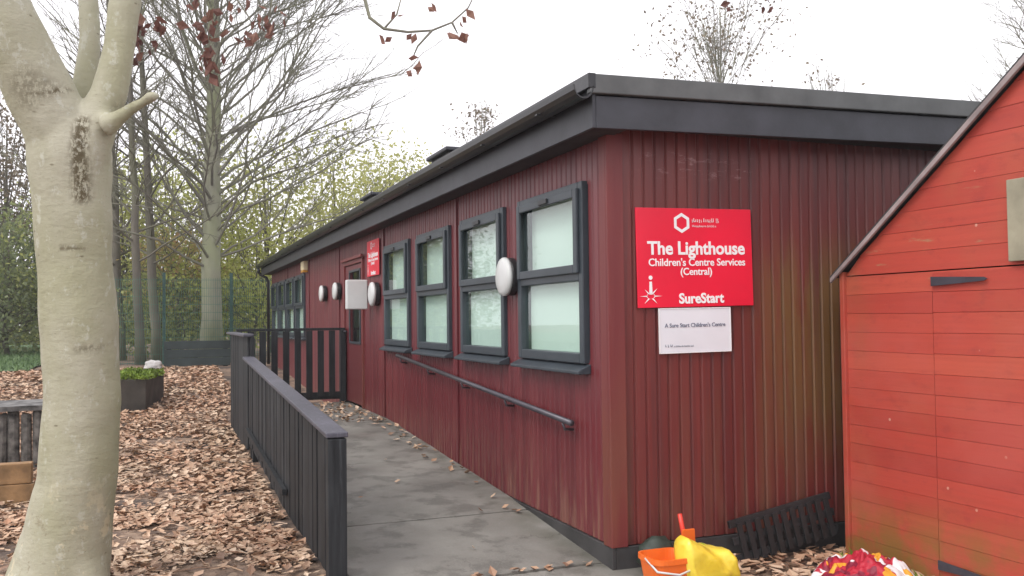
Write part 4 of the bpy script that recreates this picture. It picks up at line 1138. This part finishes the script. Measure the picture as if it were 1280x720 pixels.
# blown onto the landing, the ramp's edges and the path
def on_path(n, x0, x1, y0, y1):
    for _ in range(n):
        x = rnd.uniform(x0, x1); y = rnd.uniform(y0, y1)
        leaf(ll, (x, y, zr(y)+rnd.uniform(.010, .022)), rnd.uniform(.04, .08), (rnd.gauss(0, .3), rnd.gauss(0, .3), 1), rnd.uniform(0, 6.28), rnd.uniform(.05, .3))
on_path(380, 1.02, 2.38, 10.0, 12.5); on_path(120, 1.02, 1.4, 8.2, 10.5); on_path(50, 2.2, 2.4, 7.2, 11); on_path(7, 1.2, 2.4, 4.9, 8); on_path(30, 1.05, 2.35, 4.84, 4.9); on_path(4, 1.3, 2.4, 5.95, 6.1)
for _ in range(170):
    x, y = rnd.uniform(-1.6, .85), 4.6+rnd.random()**1.5*8; a = rnd.uniform(0, 6.28); l_ = rnd.uniform(.08, .3)
    ll.tube([(x, y, zg(x, y)+.03), (x+math.cos(a)*l_*.5, y+math.sin(a)*l_*.5, zg(x, y)+.05), (x+math.cos(a+.2)*l_, y+math.sin(a+.2)*l_, zg(x, y)+.03)], [.004, .0035, .002], 4)
tag(ll.build('leaf_litter', 'leaf_litter'), 'brown fallen leaves spread over the ground', 'fallen leaves', kind='stuff')
# weeds and algae-green grass at the foot of the shed
gw = MB(); rnd = random.Random(4)
for _ in range(90):
    y = rnd.uniform(3.7, 4.5); x = SX-.02-abs(rnd.gauss(0, .05)); h = rnd.uniform(.03, .08)
    d = Vector((rnd.gauss(-.2, .3), rnd.gauss(0, .3), 1)).normalized()*h; w_ = Vector((rnd.gauss(0, 1), rnd.gauss(0, 1), 0)).normalized()*.004
    b_ = Vector((x, y, 0)); gw.add([b_-w_, b_+w_, b_+d*.6+w_*.7, b_+d+Vector((-.02, 0, 0))], [(0, 1, 2, 3)])
tag(gw.build('grass', 'moss'), 'short green weeds along the foot of the red shed', 'grass', kind='stuff')
# rough grass on the lawn
gl = MB()
for _ in range(14000):
    x = rnd.uniform(-9, -2.4); y = rnd.uniform(20.8, 40); h = rnd.uniform(.04, .12)
    b_ = Vector((x, y, zg(x, y)+.04)); w_ = Vector((rnd.gauss(0, 1), rnd.gauss(0, .3), 0)).normalized()*.018
    gl.add([b_-w_, b_+w_, b_+Vector((rnd.gauss(0, .04), rnd.gauss(0, .04), h))], [(0, 1, 2)])
leafmat('lawn_blade', [(0, (.06, .11, .05)), (.5, (.09, .15, .06)), (1, (.13, .19, .08))], .1)
tag(gl.build('grass', 'lawn_blade'), 'rough green lawn grass at the far left', 'grass', kind='stuff')

# ------------------------------------------------------------------ light
hz = MB().box(-90, 90, -30, 140, -1.5, 24).build('haze', 'white_plastic', loc=(0, 0, 0))
hm = D.materials.new('haze'); hm.use_nodes = True; hnt = hm.node_tree; hnt.nodes.remove(hnt.nodes['Principled BSDF'])
pv = N(hnt, 'ShaderNodeVolumePrincipled'); pv.inputs['Density'].default_value = .0014; pv.inputs['Color'].default_value = (.93, .93, .95, 1)
L(hnt, pv.outputs[0], hnt.nodes['Material Output'].inputs['Volume'])
hz.data.materials.clear(); hz.data.materials.append(hm); tag(hz, 'thin pale autumn haze', 'haze', kind='stuff')
wd = D.worlds.new('World'); SC.world = wd; wd.use_nodes = True; nt = wd.node_tree
bgn = nt.nodes['Background']; sky = N(nt, 'ShaderNodeTexSky'); sky.sky_type = 'NISHITA'; sky.sun_disc = False
SUN_EL, SUN_AZ = R(48), R(-118)       # azimuth from +Y clockwise
sky.sun_elevation = SUN_EL; sky.sun_rotation = SUN_AZ; sky.air_density = 1; sky.dust_density = 4; sky.ozone_density = 1
hs = N(nt, 'ShaderNodeHueSaturation'); hs.inputs['Saturation'].default_value = .12
L(nt, sky.outputs[0], hs.inputs['Color'])
# an even, thick cloud cover over that sky
cl = mixc(nt, .75, hs.outputs[0], (8.4, 8.2, 8.6))
L(nt, cl, bgn.inputs['Color']); bgn.inputs['Strength'].default_value = .13
sl = D.lights.new('sun', 'SUN'); sl.energy = .9; sl.angle = R(22); sl.color = (1, .965, .92)
so = D.objects.new('sun', sl); COL.objects.link(so)
sd = Vector((math.sin(SUN_AZ)*math.cos(SUN_EL), math.cos(SUN_AZ)*math.cos(SUN_EL), math.sin(SUN_EL)))
so.rotation_euler = sd.to_track_quat('Z', 'Y').to_euler(); so.location = (0, 0, 30)
vs_ = SC.view_settings
vs_.view_transform = 'Standard'; vs_.look = 'None'; vs_.gamma = 1; vs_.use_curve_mapping = False; vs_.exposure = .76
SC.cycles.max_bounces = 8; SC.cycles.transparent_max_bounces = 12
SC.cycles.use_denoising = True
